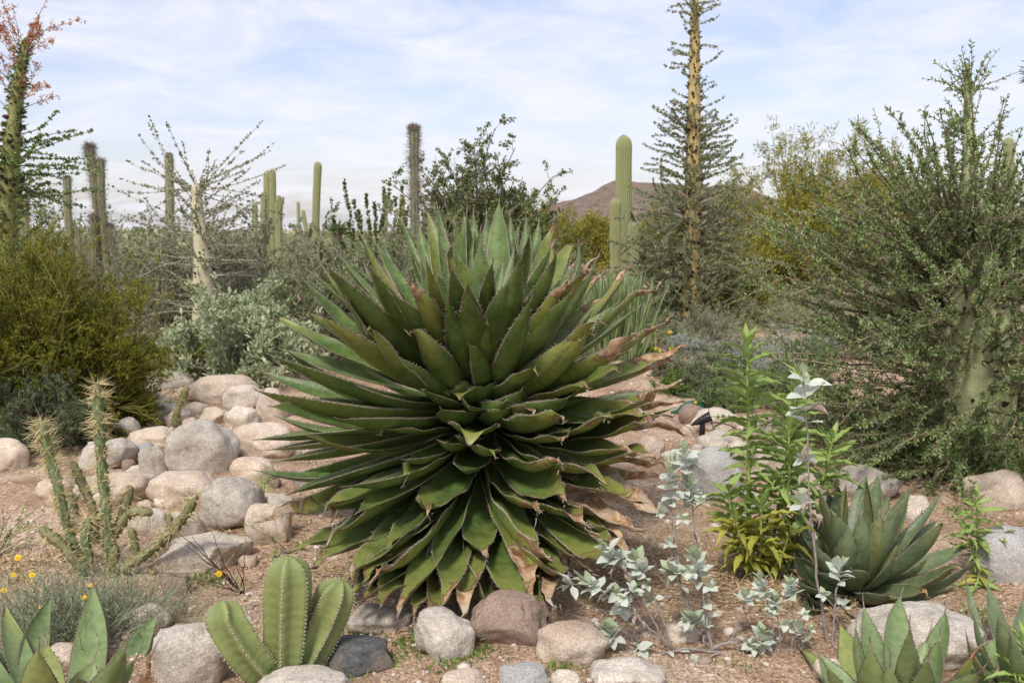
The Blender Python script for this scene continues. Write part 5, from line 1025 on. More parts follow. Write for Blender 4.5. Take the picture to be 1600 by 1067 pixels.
# ------------------------------------------------------------------ chollas
MT['cholla'] = material('cholla_skin', (0.14, 0.20, 0.08), (0.25, 0.31, 0.15), 14, 0.65, 0.3, 60)
MT['cholla_old'] = material('cholla_old_skin', (0.18, 0.19, 0.08), (0.28, 0.26, 0.13), 14, 0.7, 0.3, 60)
def cholla(name, label, Y, base, segs, seed, spl=0.060, spn=1.3):
    rg = np.random.default_rng(seed); B = gp(*base); t = thing(name, label, 'cactus', tuple(B)); B = np.array(t.location)
    for pts, wpx, mat_, sp in segs:
        P0 = polyline([at(x, y, Y + dy) for x, y, dy in pts], 12, 1); L = np.linalg.norm(np.diff(P0, axis=0), axis=1).sum(); K = max(10, int(L / 0.011)); P = polyline(P0, K, 1); r = wpx / 2 * Y / F
        tt = np.linspace(0, 1, K); nseg = max(1, round(L / 0.17)); R = r * (1 - 0.16 * np.abs(np.cos(tt * np.pi * nseg)) ** 5) * np.interp(tt, [0, .05, .9, .97, 1], [.75, 1, .95, .7, .15])
        base_ = P[0].copy(); T = unit(np.gradient(P, axis=0)); a, b = frames(T[K // 2][None]); a = unit(a - T * (T @ a[0])[:, None]); b = np.cross(T, a); s_ = 16; th = np.arange(s_) * 2 * np.pi / s_
        # spiral tubercles
        bump = 1 + 0.42 * np.maximum(0, np.sin(5 * th[None] + np.arange(K)[:, None] * 0.9) * np.sin(-3 * th[None] + np.arange(K)[:, None] * 0.9)) * 1.2 - 0.12
        V = P[:, None] - base_ + (R[:, None] * bump)[..., None] * (np.cos(th)[:, None] * a[:, None] + np.sin(th)[:, None] * b[:, None])
        mb = MB(); k = (np.arange(K - 1) * s_)[:, None]; j = np.arange(s_)[None]; j2 = (j + 1) % s_
        mb.add(V.reshape(-1, 3), np.stack(np.broadcast_arrays(k + j, k + j2, k + s_ + j2, k + s_ + j), -1).reshape(-1, 4))
        st = mb.build('joint', MT[mat_], t, True, loc=base_ - B)
        sb = MB(); na = max(8, int(L / 0.0065 * spn)); m = sp; k = rg.integers(0, K, na); q = rg.integers(0, s_, na); C = np.repeat(V[k, q], m, 0); O = np.repeat((P - base_)[k], m, 0)
        D = unit(unit(C - O) + rg.normal(size=C.shape) * 0.6 + np.repeat(T[k], m, 0) * 0.15)
        tv = np.repeat(tt[k], m)[:, None]; ln = spl * rg.uniform(0.35, 1.1, (len(C), 1)) * (0.55 + 0.75 * tv)
        tubes(sb, np.stack([C, C + D * ln], 1), np.tile([[0.0016, 0.0004]], (len(C), 1)), 3, rng=rg)
        sb.build('spines', MT['spine_gold'], st, kind='stuff')
    return t
Yk = float(gp(165, 900)[1])
c_, o_ = 'cholla', 'cholla_old'
cholla('cane_cholla', 'branching cane cholla with golden spines on its upright stems at the left', Yk, (165, 900), [
 ([(172, 890, 0), (168, 830, 0), (163, 770, 0), (157, 700, -.02), (154, 640, -.02), (152, 596, -.02)], 16, c_, 7),
 ([(128, 880, 0), (109, 838, -.03), (98, 790, -.04), (85, 735, -.05), (72, 700, -.05), (64, 656, -.05)], 15, c_, 8),
 ([(150, 850, .05), (146, 792, .05), (126, 752, .06), (113, 720, .06)], 14, o_, 3),
 ([(168, 860, .04), (188, 812, .05), (198, 785, .05), (205, 758, .05)], 14, o_, 2),
 ([(178, 835, .03), (205, 797, 0), (240, 801, 0)], 15, o_, 2),
 ([(130, 890, -.05), (95, 848, -.06), (60, 824, -.06)], 16, o_, 2),
 ([(190, 890, -.02), (225, 868, -.02), (262, 838, -.04), (290, 806, -.06), (308, 772, -.07)], 15, o_, 4),
 ([(272, 835, -.04), (266, 818, -.04), (264, 802, -.04)], 10, o_, 2),
 ([(212, 872, 0), (210, 845, 0), (204, 824, 0)], 13, o_, 2),
 ([(140, 880, -.03), (134, 845, -.04), (138, 808, -.05)], 15, c_, 5),
 ([(118, 830, .1), (116, 795, .1), (114, 770, .1)], 12, c_, 7),
 ([(215, 905, 0), (232, 905, 0), (243, 892, 0)], 11, o_, 2),
 ([(175, 930, 0), (172, 900, 0), (180, 850, 0)], 20, o_, 1),
 ([(140, 930, 0), (135, 905, 0), (128, 875, 0)], 18, o_, 2),
 ([(186, 900, .05), (205, 885, .03), (212, 870, .02)], 15, o_, 2)], 301)
cholla('cane_cholla', 'short lone spiny cholla stub leaning between the boulders at the back left', float(gp(272, 668)[1]), (272, 668), [([(271, 672, 0), (278, 640, 0), (293, 603, 0)], 11, o_, 4)], 302, spl=0.035)

# ------------------------------------------------------------------ leaves for leafy plants
def leaf_mesh(name, L, w, mats, shape='lance', fold=0.3, arch=0.2, seed=0, teeth=0.0):
    rg = np.random.default_rng(seed); K = 9; t = np.linspace(0, 1, K)
    pr = {'lance': [.10, .45, .80, .98, 1, .86, .62, .33, .02], 'ovate': [.12, .22, .76, 1, 1, .88, .66, .38, .04], 'dry': [.10, .15, .5, .7, .8, .6, .5, .3, .03]}[shape]
    P = np.stack([L * t * (1 - 0.12 * arch * t), 0 * t, -arch * L * t ** 2 * 0.6], 1); hw = np.array(pr) * w / 2; mb = MB()
    us = np.array([-1, -.5, 0, .5, 1.]); V = np.zeros((K, 5, 3))
    curl = 1.6 if shape == 'dry' else 0
    for j, u in enumerate(us):
        wv = rg.normal(size=K) * w * (0.02 if shape != 'dry' else 0.12) * abs(u) + teeth * w * (np.arange(K) % 2) * abs(u) ** 3 * 0.2
        V[:, j] = P + np.stack([0 * t, hw * u * (1 - 0.3 * curl * abs(u)) + 0 * t, hw * abs(u) * (fold + curl * 0.4) + wv], 1)
    if shape == 'dry':
        a = t * 1.6; V = np.stack([V[..., 0] * np.cos(a * .4)[:, None], V[..., 1] * np.cos(a)[:, None] - V[..., 2] * np.sin(a)[:, None] * .5, V[..., 2] + V[..., 1] * np.sin(a)[:, None]], -1)
    k = (np.arange(K - 1) * 5)[:, None]; j = np.arange(4)[None]
    mb.add(V.reshape(-1, 3), np.stack(np.broadcast_arrays(k + j, k + 5 + j, k + 6 + j, k + 1 + j), -1).reshape(-1, 4), v=rg.random(), mid=np.tile(np.abs(us), K))
    return mb.mesh(name, mats, True)
def vein_mat(name, c1, c2, vein, objvar=0.18, transl=0.25, rough=0.6):
    m = material(name, c1, c2, 30, rough, 0.25, 90, transl=transl, objvar=objvar); n, l, b = node_chain(m)
    a = n.new('ShaderNodeAttribute'); a.attribute_name = 'mid'; r = n.new('ShaderNodeValToRGB'); r.color_ramp.elements[0].position = 0.0; r.color_ramp.elements[1].position = 0.16; r.color_ramp.elements[0].color = (1, 1, 1, 1); r.color_ramp.elements[1].color = (0, 0, 0, 1)
    l.new(a.outputs['Fac'], r.inputs[0]); src = b.inputs['Base Color'].links[0].from_socket
    q = n.new('ShaderNodeMix'); q.data_type = 'RGBA'; l.new(r.outputs[0], q.inputs[0]); l.new(src, q.inputs[6]); q.inputs[7].default_value = (*vein, 1); l.new(q.outputs[2], b.inputs['Base Color']); return m
MT['green_leaf'] = vein_mat('fresh_green_leaf', (0.27, 0.38, 0.10), (0.36, 0.48, 0.15), (0.38, 0.48, 0.16))
MT['lime_leaf'] = vein_mat('yellow_green_leaf', (0.36, 0.38, 0.06), (0.46, 0.45, 0.09), (0.42, 0.45, 0.14))
MT['felt_leaf'] = vein_mat('silver_felt_leaf', (0.54, 0.60, 0.50), (0.68, 0.72, 0.62), (0.58, 0.62, 0.52), 0.12, 0.2, 0.85)
MT['felt_young'] = vein_mat('young_felt_leaf', (0.42, 0.50, 0.30), (0.50, 0.57, 0.38), (0.56, 0.62, 0.44), 0.1, 0.25, 0.85)
MT['dry_leaf'] = vein_mat('dry_curled_leaf', (0.46, 0.36, 0.28), (0.62, 0.53, 0.45), (0.5, 0.4, 0.3), 0.2, 0.2, 0.9)
MT['green_stem'] = material('green_stem', (0.30, 0.40, 0.10), (0.36, 0.46, 0.14), 10, 0.6)
MT['felt_stem'] = material('felt_stem', (0.36, 0.32, 0.28), (0.24, 0.21, 0.19), 30, 0.9, 0.3, 80)
LM = {}
for nm_, shp, L_, w_, mt_, fo, ar, te in (('green', 'lance', 1, .26, 'green_leaf', .35, .35, 1), ('lime', 'lance', 1, .24, 'lime_leaf', .4, .5, 1), ('felt', 'ovate', 1, .68, 'felt_leaf', .12, .25, 0), ('young', 'ovate', 1, .6, 'felt_young', .15, .1, 0), ('dry', 'dry', 1, .5, 'dry_leaf', .4, .5, .5), ('bright', 'ovate', 1, .5, 'green_leaf', .2, .2, 0)):
    LM[nm_] = [leaf_mesh(nm_ + '_leaf', L_, w_, [MT[mt_]], shp, fo * (1 + .2 * k), ar * (0.4 + .7 * k), k, te) for k in range(4)]
from mathutils import Matrix
def put_leaf(parent, kind, p, d, size, rg, name='leaf', up=(0, 0, 1), roll=0.35):
    me = LM[kind][rg.integers(0, 4)]; o = bpy.data.objects.new(name, me); COL.objects.link(o); o.parent = parent
    d = Vector(d).normalized(); u = Vector(up); y = u.cross(d)
    if y.length < 1e-3: y = Vector((1, 0, 0))
    y.normalize(); z = d.cross(y); a = rg.normal() * roll; y2 = y * math.cos(a) + z * math.sin(a); z2 = d.cross(y2)
    M_ = Matrix((d, y2, z2)).transposed().to_4x4(); M_ = Matrix.Translation(Vector(p) - parent.location) @ M_ @ Matrix.Diagonal((size, size * rg.uniform(.85, 1.15), size, 1)); o.matrix_basis = M_
    return o

def cap(t, limit=285):
    """past the limit the smallest leaves become one joined part"""
    ch = [o for o in t.children if o.name.startswith('leaf')]
    if len(ch) <= limit: return
    ch.sort(key=lambda o: -o.matrix_basis.to_scale()[0]); mb = MB(); mats = []
    for o in ch[limit:]:
        me = o.data; n = len(me.vertices); V = np.empty(n * 3); me.vertices.foreach_get('co', V); M_ = np.array(o.matrix_basis); V = V.reshape(-1, 3) @ M_[:3, :3].T + M_[:3, 3]
        q = np.empty(len(me.loops), int); me.loops.foreach_get('vertex_index', q); mid = np.empty(n); me.attributes['mid'].data.foreach_get('value', mid)
        if me.materials[0] not in mats: mats.append(me.materials[0])
        mb.add(V, q.reshape(-1, 4), m=mats.index(me.materials[0]), mid=mid); bpy.data.objects.remove(o)
    mb.build('small_leaves', mats, t, True, kind='stuff')
# ---- leafy green plant
def green_plant(label, base, Y, stems, seed, lsize=0.105, dens=9.0, name='leafy_green_plant'):
    rg = np.random.default_rng(seed); B = gp(*base); t = thing(name, label, 'plant', tuple(B)); B = np.array(t.location); nl = 0
    for pts, wpx, low in stems:
        P = polyline([at(x, y, Y + dy) for x, y, dy in pts], 30, 3); L = np.linalg.norm(np.diff(P, axis=0), axis=1).sum(); r = wpx / 2 * Y / F
        mb = MB(); tubes(mb, (P - B)[None], [list(np.linspace(r * 1.1, r * 0.35, 30))], 7); mb.build('stem', MT['green_stem'], t, True)
        n = int(L * 100 / 1.0 * dens / 10); T = unit(np.gradient(P, axis=0))
        for i in range(n):
            f = (i + rg.random() * 0.5) / n; f = 0.04 + 0.95 * f ** 0.92; k = min(28, int(f * 29)); p = P[k] + (P[k + 1] - P[k]) * (f * 29 - k)
            az = i * 2.399 + rg.normal() * 0.25; el = np.interp(f, [0, .5, .85, 1], [0.0, 0.25, 0.55, 1.25]) + rg.normal() * 0.18
            s_ = lsize * np.interp(f, [0, .25, .5, .8, .95, 1], [.62, .8, 1.0, 1.08, .8, .45]) * rg.uniform(.8, 1.15)
            put_leaf(t, 'lime' if f < low + rg.normal() * 0.06 else 'green', p, (math.cos(az) * math.cos(el), math.sin(az) * math.cos(el), math.sin(el)), s_, rg); nl += 1
    cap(t); return t
Yg = float(gp(1185, 895)[1])
green_plant('tall bright green leafy plant with lance-shaped leaves, yellowing near the ground', (1190, 895), Yg, [
  ([(1172, 895, 0), (1170, 800, 0), (1170, 680, 0), (1168, 590, 0), (1167, 528, 0)], 9, .28),
  ([(1200, 890, .05), (1215, 800, .05), (1232, 700, .06), (1240, 640, .08), (1250, 585, .08)], 7, .3),
  ([(1205, 890, -.03), (1225, 810, -.04), (1234, 740, -.05), (1232, 665, -.05)], 6, .35),
  ([(1215, 890, .02), (1262, 800, .04), (1290, 740, .05), (1302, 680, .05)], 7, .3),
  ([(1165, 890, -.05), (1145, 830, -.06), (1138, 760, -.06)], 5, .6),
  ([(1185, 895, -.1), (1190, 840, -.12), (1188, 790, -.12)], 5, .75),
  ([(1175, 895, -.08), (1160, 860, -.12), (1150, 815, -.15)], 5, .9),
  ([(1205, 895, -.08), (1225, 860, -.12), (1236, 825, -.14)], 5, .8)], 401, dens=7.5, lsize=0.165)
green_plant('small leafy green plant behind the striped boulder at the right edge', (1530, 870), float(gp(1530, 905)[1]), [
  ([(1530, 900, 0), (1528, 840, 0), (1526, 775, 0)], 5, .1), ([(1535, 900, .03), (1550, 850, .03), (1570, 828, .03)], 4, .25), ([(1530, 905, -.03), (1530, 900, -.05), (1518, 930, -.1)], 4, .5), ([(1532, 900, 0), (1515, 850, 0), (1502, 815, 0)], 4, .2)], 402, dens=9, lsize=0.11)
green_plant('bright green leafy plant peeking in at the bottom right corner', (1615, 1120), 3.2, [
  ([(1612, 1110, 0), (1605, 1050, 0), (1598, 1000, 0)], 6, .0), ([(1612, 1110, -.05), (1590, 1070, -.05), (1582, 1040, -.05)], 6, .0)], 403, dens=14, lsize=0.10)

# ---- silver-leaved brittlebush in front
def brittlebush(label, base, Y, twigs, seed, lsize=0.055, name='silver_brittlebush', dry=0.35, nrose=10):
    rg = np.random.default_rng(seed); B = gp(*base); t = thing(name, label, 'plant', tuple(B)); B = np.array(t.location)
    for pts, wpx, rose in twigs:
        P = polyline([at(x, y, Y + dy) for x, y, dy in pts], 24, 2); P[1:-1] += rg.normal(size=(22, 3)) * 0.0025; r = wpx / 2 * Y / F
        mb = MB(); tubes(mb, (P - B)[None], [list(np.linspace(r * 1.15, r * 0.5, 24))], 6); mb.build('stem', MT['felt_stem'], t, True)
        T = unit(np.gradient(P, axis=0))
        if rose:
            n = int(nrose * rose)
            for i in range(n):
                f = 1 - 0.16 * (i / n) ** 1.0 * rose; k = int(f * 23); el = 1.25 - 1.35 * (i / n); az = i * 2.399 + rg.normal() * .2
                s_ = lsize * np.interp(i / n, [0, .3, 1], [.6, 1.05, .95]) * rg.uniform(.85, 1.15); a, b = frames(T[k][None]); o_ = a[0] * math.cos(az) + b[0] * math.sin(az)
                put_leaf(t, 'young' if i < n * .3 else 'felt', P[min(k, 23)], T[k] * math.sin(el) + o_ * math.cos(el) + np.array([0, 0, .15]), s_, rg)
        nd = int(np.linalg.norm(P[-1] - P[0]) / 0.05 * dry)
        for i in range(nd):
            f = rg.uniform(.3, .85); k = int(f * 23); az = rg.uniform(0, 6.28); kd = 'dry' if rg.random() < .62 else 'felt'
            put_leaf(t, kd, P[k], (math.cos(az), math.sin(az), -0.5 if kd == 'dry' else .2), lsize * rg.uniform(.6, 1), rg, name='dry_leaf' if kd == 'dry' else 'leaf')
        if rose >= 1:
            for q in range(2):
                k = int(rg.uniform(8, 19)); az = rg.uniform(0, 6.28); dr = unit(T[k] * .6 + np.array([math.cos(az), math.sin(az), .4])); e = P[k] + dr * rg.uniform(.03, .07)
                mb = MB(); tubes(mb, (polyline([P[k], e], 5, 0) - B)[None], [[r * .5, r * .45, r * .4, r * .35, r * .3]], 5); mb.build('stem', MT['felt_stem'], t, True)
                a, b = frames(dr[None])
                for i in range(7):
                    th = i * 2.399; el = 1.1 - .2 * i; put_leaf(t, 'young' if i < 2 else 'felt', e, dr * math.sin(el) + (a[0] * math.cos(th) + b[0] * math.sin(th)) * math.cos(el), lsize * rg.uniform(.5, .8), rg)
    cap(t); return t
Yb = float(gp(1112, 1018)[1])
J1 = (1112, 1020, 0); J2 = (1172, 1034, 0)
brittlebush('silver-leaved brittlebush with spreading twigs in front of the agave', (1130, 1022), Yb, [
  ([(1110, 1018, .05), (1150, 995, .06), (1190, 1015, .05), (1240, 1060, .02)], 3, 0), ([(1130, 1015, .08), (1160, 960, .1), (1165, 930, .1)], 2.5, 0.7), ([(1180, 1040, -.05), (1150, 1060, -.1), (1120, 1075, -.1)], 3, 0.5), ([(1125, 1018, -.03), (1090, 1035, -.08), (1050, 1045, -.1)], 3, 0), ([(1190, 1030, .05), (1215, 1000, .06), (1230, 1010, .06), (1262, 1040, .05)], 3, 0), ([(1000, 975, -.02), (985, 1000, -.05), (1000, 1015, -.06)], 2, .6),
  ([J2, (1140, 1022, 0), (1075, 1012, -.02), (1040, 1020, -.04), (985, 1031, -.06)], 5, 0), ([(985, 1031, -.06), (960, 1000, -.08), (950, 982, -.08)], 3.2, 1.6),
  ([(1063, 1022, -.02), (1020, 985, -.06), (975, 945, -.1), (935, 920, -.1), (905, 900, -.1)], 4, 1.5), ([(1040, 1005, 0), (1015, 960, 0), (985, 905, 0), (955, 868, 0), (940, 850, 0)], 4, 1.2),
  ([(1050, 1012, 0), (1030, 950, .03), (1008, 900, .03), (988, 868, .03)], 4, 1.5), ([(935, 920, -.1), (912, 912, -.1), (890, 912, -.1)], 2.5, .5), ([(1000, 965, -.05), (985, 950, -.05), (972, 940, -.05)], 2.5, 1.2),
  ([(1112, 1018, 0), (1104, 960, 0), (1092, 900, 0), (1084, 860, 0)], 5, 1.8), ([(1112, 1018, .02), (1095, 990, .02), (1082, 965, .02)], 3, 1.4), ([(1068, 930, .1), (1058, 905, .1), (1048, 890, .1)], 3, 1.2),
  ([(1085, 990, .1), (1060, 890, .12), (1048, 800, .12), (1046, 745, .12), (1052, 716, .12)], 4, 1.6), ([(1100, 960, .1), (1090, 860, .14), (1082, 790, .14), (1076, 745, .14)], 4, 1.4), ([(1060, 890, .12), (1050, 840, .12), (1070, 790, .12), (1070, 700, .12)], 3, 1.0),
  ([(1110, 1015, 0), (1140, 1000, 0), (1165, 1012, 0), (1200, 1040, 0)], 5, 0), ([(1170, 1034, 0), (1185, 1010, 0), (1192, 990, 0)], 3, 1.8), ([(1172, 1050, 0), (1150, 1052, 0), (1145, 1035, 0)], 2.5, .7),
  ([(1050, 930, .05), (1010, 935, .05), (960, 870, .05)], 2.5, 0.6)], 501, lsize=0.060, nrose=15, dry=0.6)
brittlebush('thin silver brittlebush stems left of the small agave', (1215, 1040), Yb + .02, [
  ([(1215, 1045, 0), (1208, 980, 0), (1196, 930, 0), (1187, 900, 0)], 3, 1.3), ([(1222, 1045, 0), (1218, 990, 0), (1212, 950, 0), (1211, 935, 0)], 3, 1.1), ([(1235, 1045, 0), (1240, 980, 0), (1238, 930, 0), (1236, 905, 0)], 3.4, 1.3), ([(1255, 1045, 0), (1250, 1010, 0), (1246, 978, 0)], 3, 1.0),
  ([(1225, 1050, 0), (1245, 1000, 0), (1262, 960, 0)], 2.5, 0.0)], 502, lsize=0.05, nrose=13, dry=0.15)
tall = brittlebush('tall grey brittlebush stem with wide silver top leaves and curled dry ones', (1293, 1000), float(gp(1293, 1005)[1]), [
  ([(1293, 1005, 0), (1280, 930, 0), (1267, 800, 0), (1262, 700, 0), (1258, 640, 0), (1255, 585, 0)], 4.5, 1.1)], 503, lsize=0.095, nrose=9, dry=0.0)
brittlebush('short brittlebush stem with one silver rosette against the small agave', (1301, 1000), float(gp(1301, 1008)[1]), [
  ([(1301, 1008, -.02), (1305, 940, -.02), (1312, 880, -.02)], 4, 1.3)], 504, lsize=0.06, nrose=12, dry=0.0)
rg = np.random.default_rng(12); Yt = float(gp(1293, 1005)[1])
for x, y, s_, kd, dxv, dz_ in ((1258, 600, .10, 'felt', 1, .3), (1258, 640, .10, 'felt', -1, .0), (1259, 640, .11, 'dry', 1, .2), (1262, 690, .07, 'dry', -.3, -1), (1264, 700, .08, 'dry', -1, -.5), (1266, 745, .08, 'dry', -1, -.3), (1268, 760, .07, 'dry', 1, -.3), (1268, 785, .08, 'dry', -1, -.4), (1268, 800, .08, 'dry', 1, -.8), (1269, 805, .07, 'dry', -.5, -1), (1270, 830, .06, 'dry', .4, -1), (1262, 720, .05, 'dry', 1, -.1), (1259, 622, .09, 'felt', -1, .5), (1257, 595, .08, 'felt', -.8, .6)):
    put_leaf(tall, kd, at(x, y, Yt), (dxv, -.5, dz_), s_, rg, name='dry_leaf' if kd == 'dry' else 'leaf')

# ------------------------------------------------------------------ desert marigold tuft, daisies, twiggy plants
def flower(mb, c, r, n=13, eye=True, up=(0, -.35, 1.), m=0, me=1):
    up = unit(np.array(up, float)); a, b = frames(up[None]); a, b = a[0], b[0]
    for k in range(n):
        th = k * 2 * math.pi / n; d = a * math.cos(th) + b * math.sin(th); s_ = np.cross(up, d)
        V = np.array([c, c + d * r * .6 + s_ * r * .24 + up * r * .12, c + d * r + up * r * .05, c + d * r * .6 - s_ * r * .24 + up * r * .12]); mb.add(V, [[0, 1, 2, 3]], m=m, v=.5)
    Va, Ta = ICO[1]; mb.add(c + up * r * .1 + Va * r * (.36 if eye else .42) * np.array([1, 1, .6]), None, Ta, m=me)
rg = np.random.default_rng(61); Bm = gp(130, 985); t = thing('desert_marigold', 'tuft of fine grey-green stems with small yellow flowers at the bottom left', 'flowering plant', tuple(Bm))
mb = MB(); n = 1300; B0 = rg.normal(size=(n, 3)) * [.17, .11, 0]; D = np.stack([B0[:, 0] * 3 + rg.normal(size=n) * .7, B0[:, 1] * 3 + rg.normal(size=n) * .6, rg.uniform(.3, 1.3, n)], 1); Pm = grow(rg, B0, D, rg.uniform(.10, .30, n), 7, .22, .04)
tubes(mb, Pm, np.tile([[.0016, .0015, .0014, .0013, .0012, .001, .0004]], (n, 1)), 3, rng=rg); C, T, _, _ = sample(rg, Pm, 5000, .2, 1); leaves(mb, C, spread(rg, T, .6), .022, .0035, rng=rg); mb.build('foliage', MT['bluegreen_pale'] if 'bluegreen_pale' in MT else material('marigold_leaf', (.18, .21, .12), (.38, .41, .27), 3, .7, attr='v'), t, kind='stuff')
Yf = float(Bm[1])
for x, y, r_ in ((28, 871, .013), (50, 898, .011), (21, 898, .009), (64, 950, .014), (132, 933, .010), (6, 922, .011), (142, 914, .008)):
    mb = MB(); p = at(x, y, Yf - .05 - rg.random() * .1); q = np.array([p[0] + rg.normal() * .04, p[1] + .08, gz(p[0], p[1])]); base_ = np.array(t.location)
    tubes(mb, (polyline([q, (p + q) / 2 + rg.normal(size=3) * .02, p], 8, 1) - base_)[None], np.full((1, 8), .0012), 4, m=2); flower(mb, p - base_, r_ * 1.15, 13, False, (rg.normal() * .3, -.8, .8), 0, 1)
    mb.build('flower', [MT['yellow'], MT['yellow'], MT['green_stem']], t)
# twiggy plant with one yellow flower
def twiggy(label, base, tips, seed, mat_, leaf=None, r=.0016, flowers=(), cat='plant', name='twiggy_plant', nleaf=0, ls=.02):
    rg = np.random.default_rng(seed); B = gp(*base); t = thing(name, label, cat, tuple(B)); B = np.array(t.location); mb = MB(); allp = []
    for x, y, dy in tips:
        T = at(x, y, B[1] + dy); m_ = (B + T) / 2 + rg.normal(size=3) * .015 + [0, 0, .01]; P = polyline([B, m_, T], 12, 1) - B; P[1:-1] += rg.normal(size=(10, 3)) * .003; tubes(mb, P[None], [list(np.linspace(r * 1.4, r * .5, 12))], 4, v=rg.random()); allp.append(P)
    AP = np.stack(allp); C, T, _, _ = sample(rg, AP, len(tips) * 4, .3, .95); P3 = grow(rg, C, spread(rg, T, .6), rg.uniform(.02, .07, len(C)), 4, .15, .03); tubes(mb, P3, np.full((len(C), 4), r * .4), 3, rng=rg)
    mb.build('twigs', MT[mat_], t, kind='stuff')
    for i in range(nleaf):
        C, T, _, _ = sample(rg, AP, 1, .3, 1.0); put_leaf(t, leaf, C[0] + B, spread(rg, T, .9)[0] + [0, 0, .2], ls * rg.uniform(.7, 1.2), rg)
    for x, y, dy, fr in flowers: mb = MB(); flower(mb, at(x, y, B[1] + dy) - B, fr, 14, False, (0, -.9, .6)); mb.build('flower', [MT['yellow'], MT['yellow']], t)
    return t
twiggy('dark leafless twiggy plant with one yellow flower beside the white boulder', (380, 928), [(342, 897, -.1), (268, 822, -.05), (300, 838, 0), (255, 893, -.15), (330, 830, .05), (385, 845, .1), (310, 870, -.1), (290, 850, -.05), (362, 870, 0), (350, 905, -.1)], 71, 'twig_dark', r=.0022, flowers=[(342, 896, -.1, .016)])
twiggy('sparse sprig of small oval leaves in front of the cream boulder', (455, 862), [(330, 782, -.1), (352, 800, -.08), (400, 818, -.05), (420, 835, 0), (405, 872, -.15), (440, 825, 0), (470, 850, 0), (430, 880, -.15)], 72, 'twig_brown', leaf='bright', nleaf=34, ls=.032)
twiggy('leafy dark green sprig at the left edge beside the cholla', (-10, 870), [(70, 800, 0), (60, 820, 0), (40, 790, 0), (15, 805, 0), (50, 840, 0), (20, 850, 0), (75, 815, .05), (5, 790, 0), (30, 825, 0), (60, 790, 0)], 73, 'twig_dark', leaf='bright', nleaf=120, ls=.024)
twiggy('tiny tuft of blades at the foot of the rounded tan boulder', (412, 778), [(400, 750, 0), (408, 742, 0), (415, 740, 0), (422, 748, 0), (396, 762, 0), (425, 762, 0)], 74, 'green_stem', leaf='bright', nleaf=8, ls=.03, r=.003)
twiggy('dried brown branch curving out behind the dead agave tips', (1120, 690), [(1040, 652, .3), (1060, 650, .3), (1078, 533, .2), (1180, 690, 0), (1150, 665, 0)], 75, 'twig_dark', r=.003)
# daisies behind the agave
rg = np.random.default_rng(63); Bd = gp(1040, 585); t = thing('yellow_daisy_plant', 'yellow daisies with dark eyes blooming behind the right agave leaves', 'flowering plant', tuple(Bd)); base_ = np.array(t.location)
for x, y, r_ in ((1050, 546, .036), (1047, 519, .026), (1022, 512, .024), (1030, 548, .024), (1026, 553, .02), (1024, 545, .018)):
    p = at(x, y, Bd[1] + rg.normal() * .1); q = np.array([p[0] + rg.normal() * .05, p[1], gz(p[0], p[1])]); mb = MB(); tubes(mb, (polyline([q, (p + q) / 2 + rg.normal(size=3) * .02, p], 8, 1) - base_)[None], np.full((1, 8), .003), 4, m=2)
    flower(mb, p - base_, r_, 14, True, (rg.normal() * .2, -1, .35 if r_ > .03 else 1.2)); C = polyline([q, p], 8, 0) - base_; C = np.repeat(C, 4, 0); leaves(mb, C, rg.normal(size=C.shape) + [0, 0, .5], .05, .012, m=3, rng=rg)
    mb.build('flower', [MT['yellow'], MT['flower_eye'], MT['green_stem'], MT['weed']], t)

# ------------------------------------------------------------------ garden light and green hose end
MT['black_plastic'] = material('black_plastic', (0.012, 0.012, 0.013), (0.03, 0.03, 0.03), 20, 0.45)
MT['green_plastic'] = material('green_plastic', (0.005, 0.085, 0.055), (0.01, 0.12, 0.075), 20, 0.4)
MT['amber'] = material('amber_plastic', (0.65, 0.36, 0.02), (0.7, 0.42, 0.03), 20, 0.4)
MT['glass'] = material('lamp_glass', (0.02, 0.02, 0.02), None, 5, 0.15)
Bl = gp(1096, 688); t = thing('garden_spotlight', 'small black garden spotlight on a ground stake right of the agave', 'garden light', tuple(Bl)); base_ = np.array(t.location); Yl = float(Bl[1])
mb = MB(); tubes(mb, (np.stack([Bl - [0, 0, .05], at(1097, 672, Yl), at(1098, 660, Yl)]) - base_)[None], [[.020, .024, .018]], 8); mb.build('stake', MT['black_plastic'], t, True)
mb = MB(); q0, q1 = at(1080, 664, Yl), at(1110, 650, Yl); a0 = polyline([q0, q1], 6, 0) - base_; tubes(mb, a0[None], [[.004, .018, .026, .032, .036, .038]], 16); hd = mb.build('lamp_head', MT['black_plastic'], t, True)
mb = MB(); a1 = polyline([q1 - (q1 - q0) * .04, q1 - (q1 - q0) * .02], 3, 0) - base_; tubes(mb, a1[None], [[.034, .033, .001]], 16); mb.build('lens', MT['glass'], hd, True)
mb = MB(); P = polyline([at(1110, 660, Yl), at(1130, 660, Yl), at(1152, 670, Yl), at(1175, 690, Yl + .1)], 16, 3) - base_; tubes(mb, P[None], np.full((1, 16), .004), 6); mb.build('cable', MT['black_plastic'], t, True)
Bh = gp(1078, 640); Yh = float(Bh[1]) - .1; t = thing('hose_end', 'dark green plastic hose fitting with an amber disc lying on a brown stone', 'garden hose', tuple(at(1078, 640, Yh))); base_ = np.array(t.location)
mb = MB(); P = polyline([at(1048, 644, Yh), at(1060, 642, Yh), at(1068, 634, Yh), at(1080, 630, Yh), at(1092, 632, Yh), at(1098, 640, Yh)], 22, 2) - base_; tubes(mb, P[None], [list(np.interp(np.linspace(0, 1, 22), [0, .2, .5, .8, 1], [.012, .018, .024, .036, .028]))], 12, cap=True); mb.build('body', MT['green_plastic'], t, True)
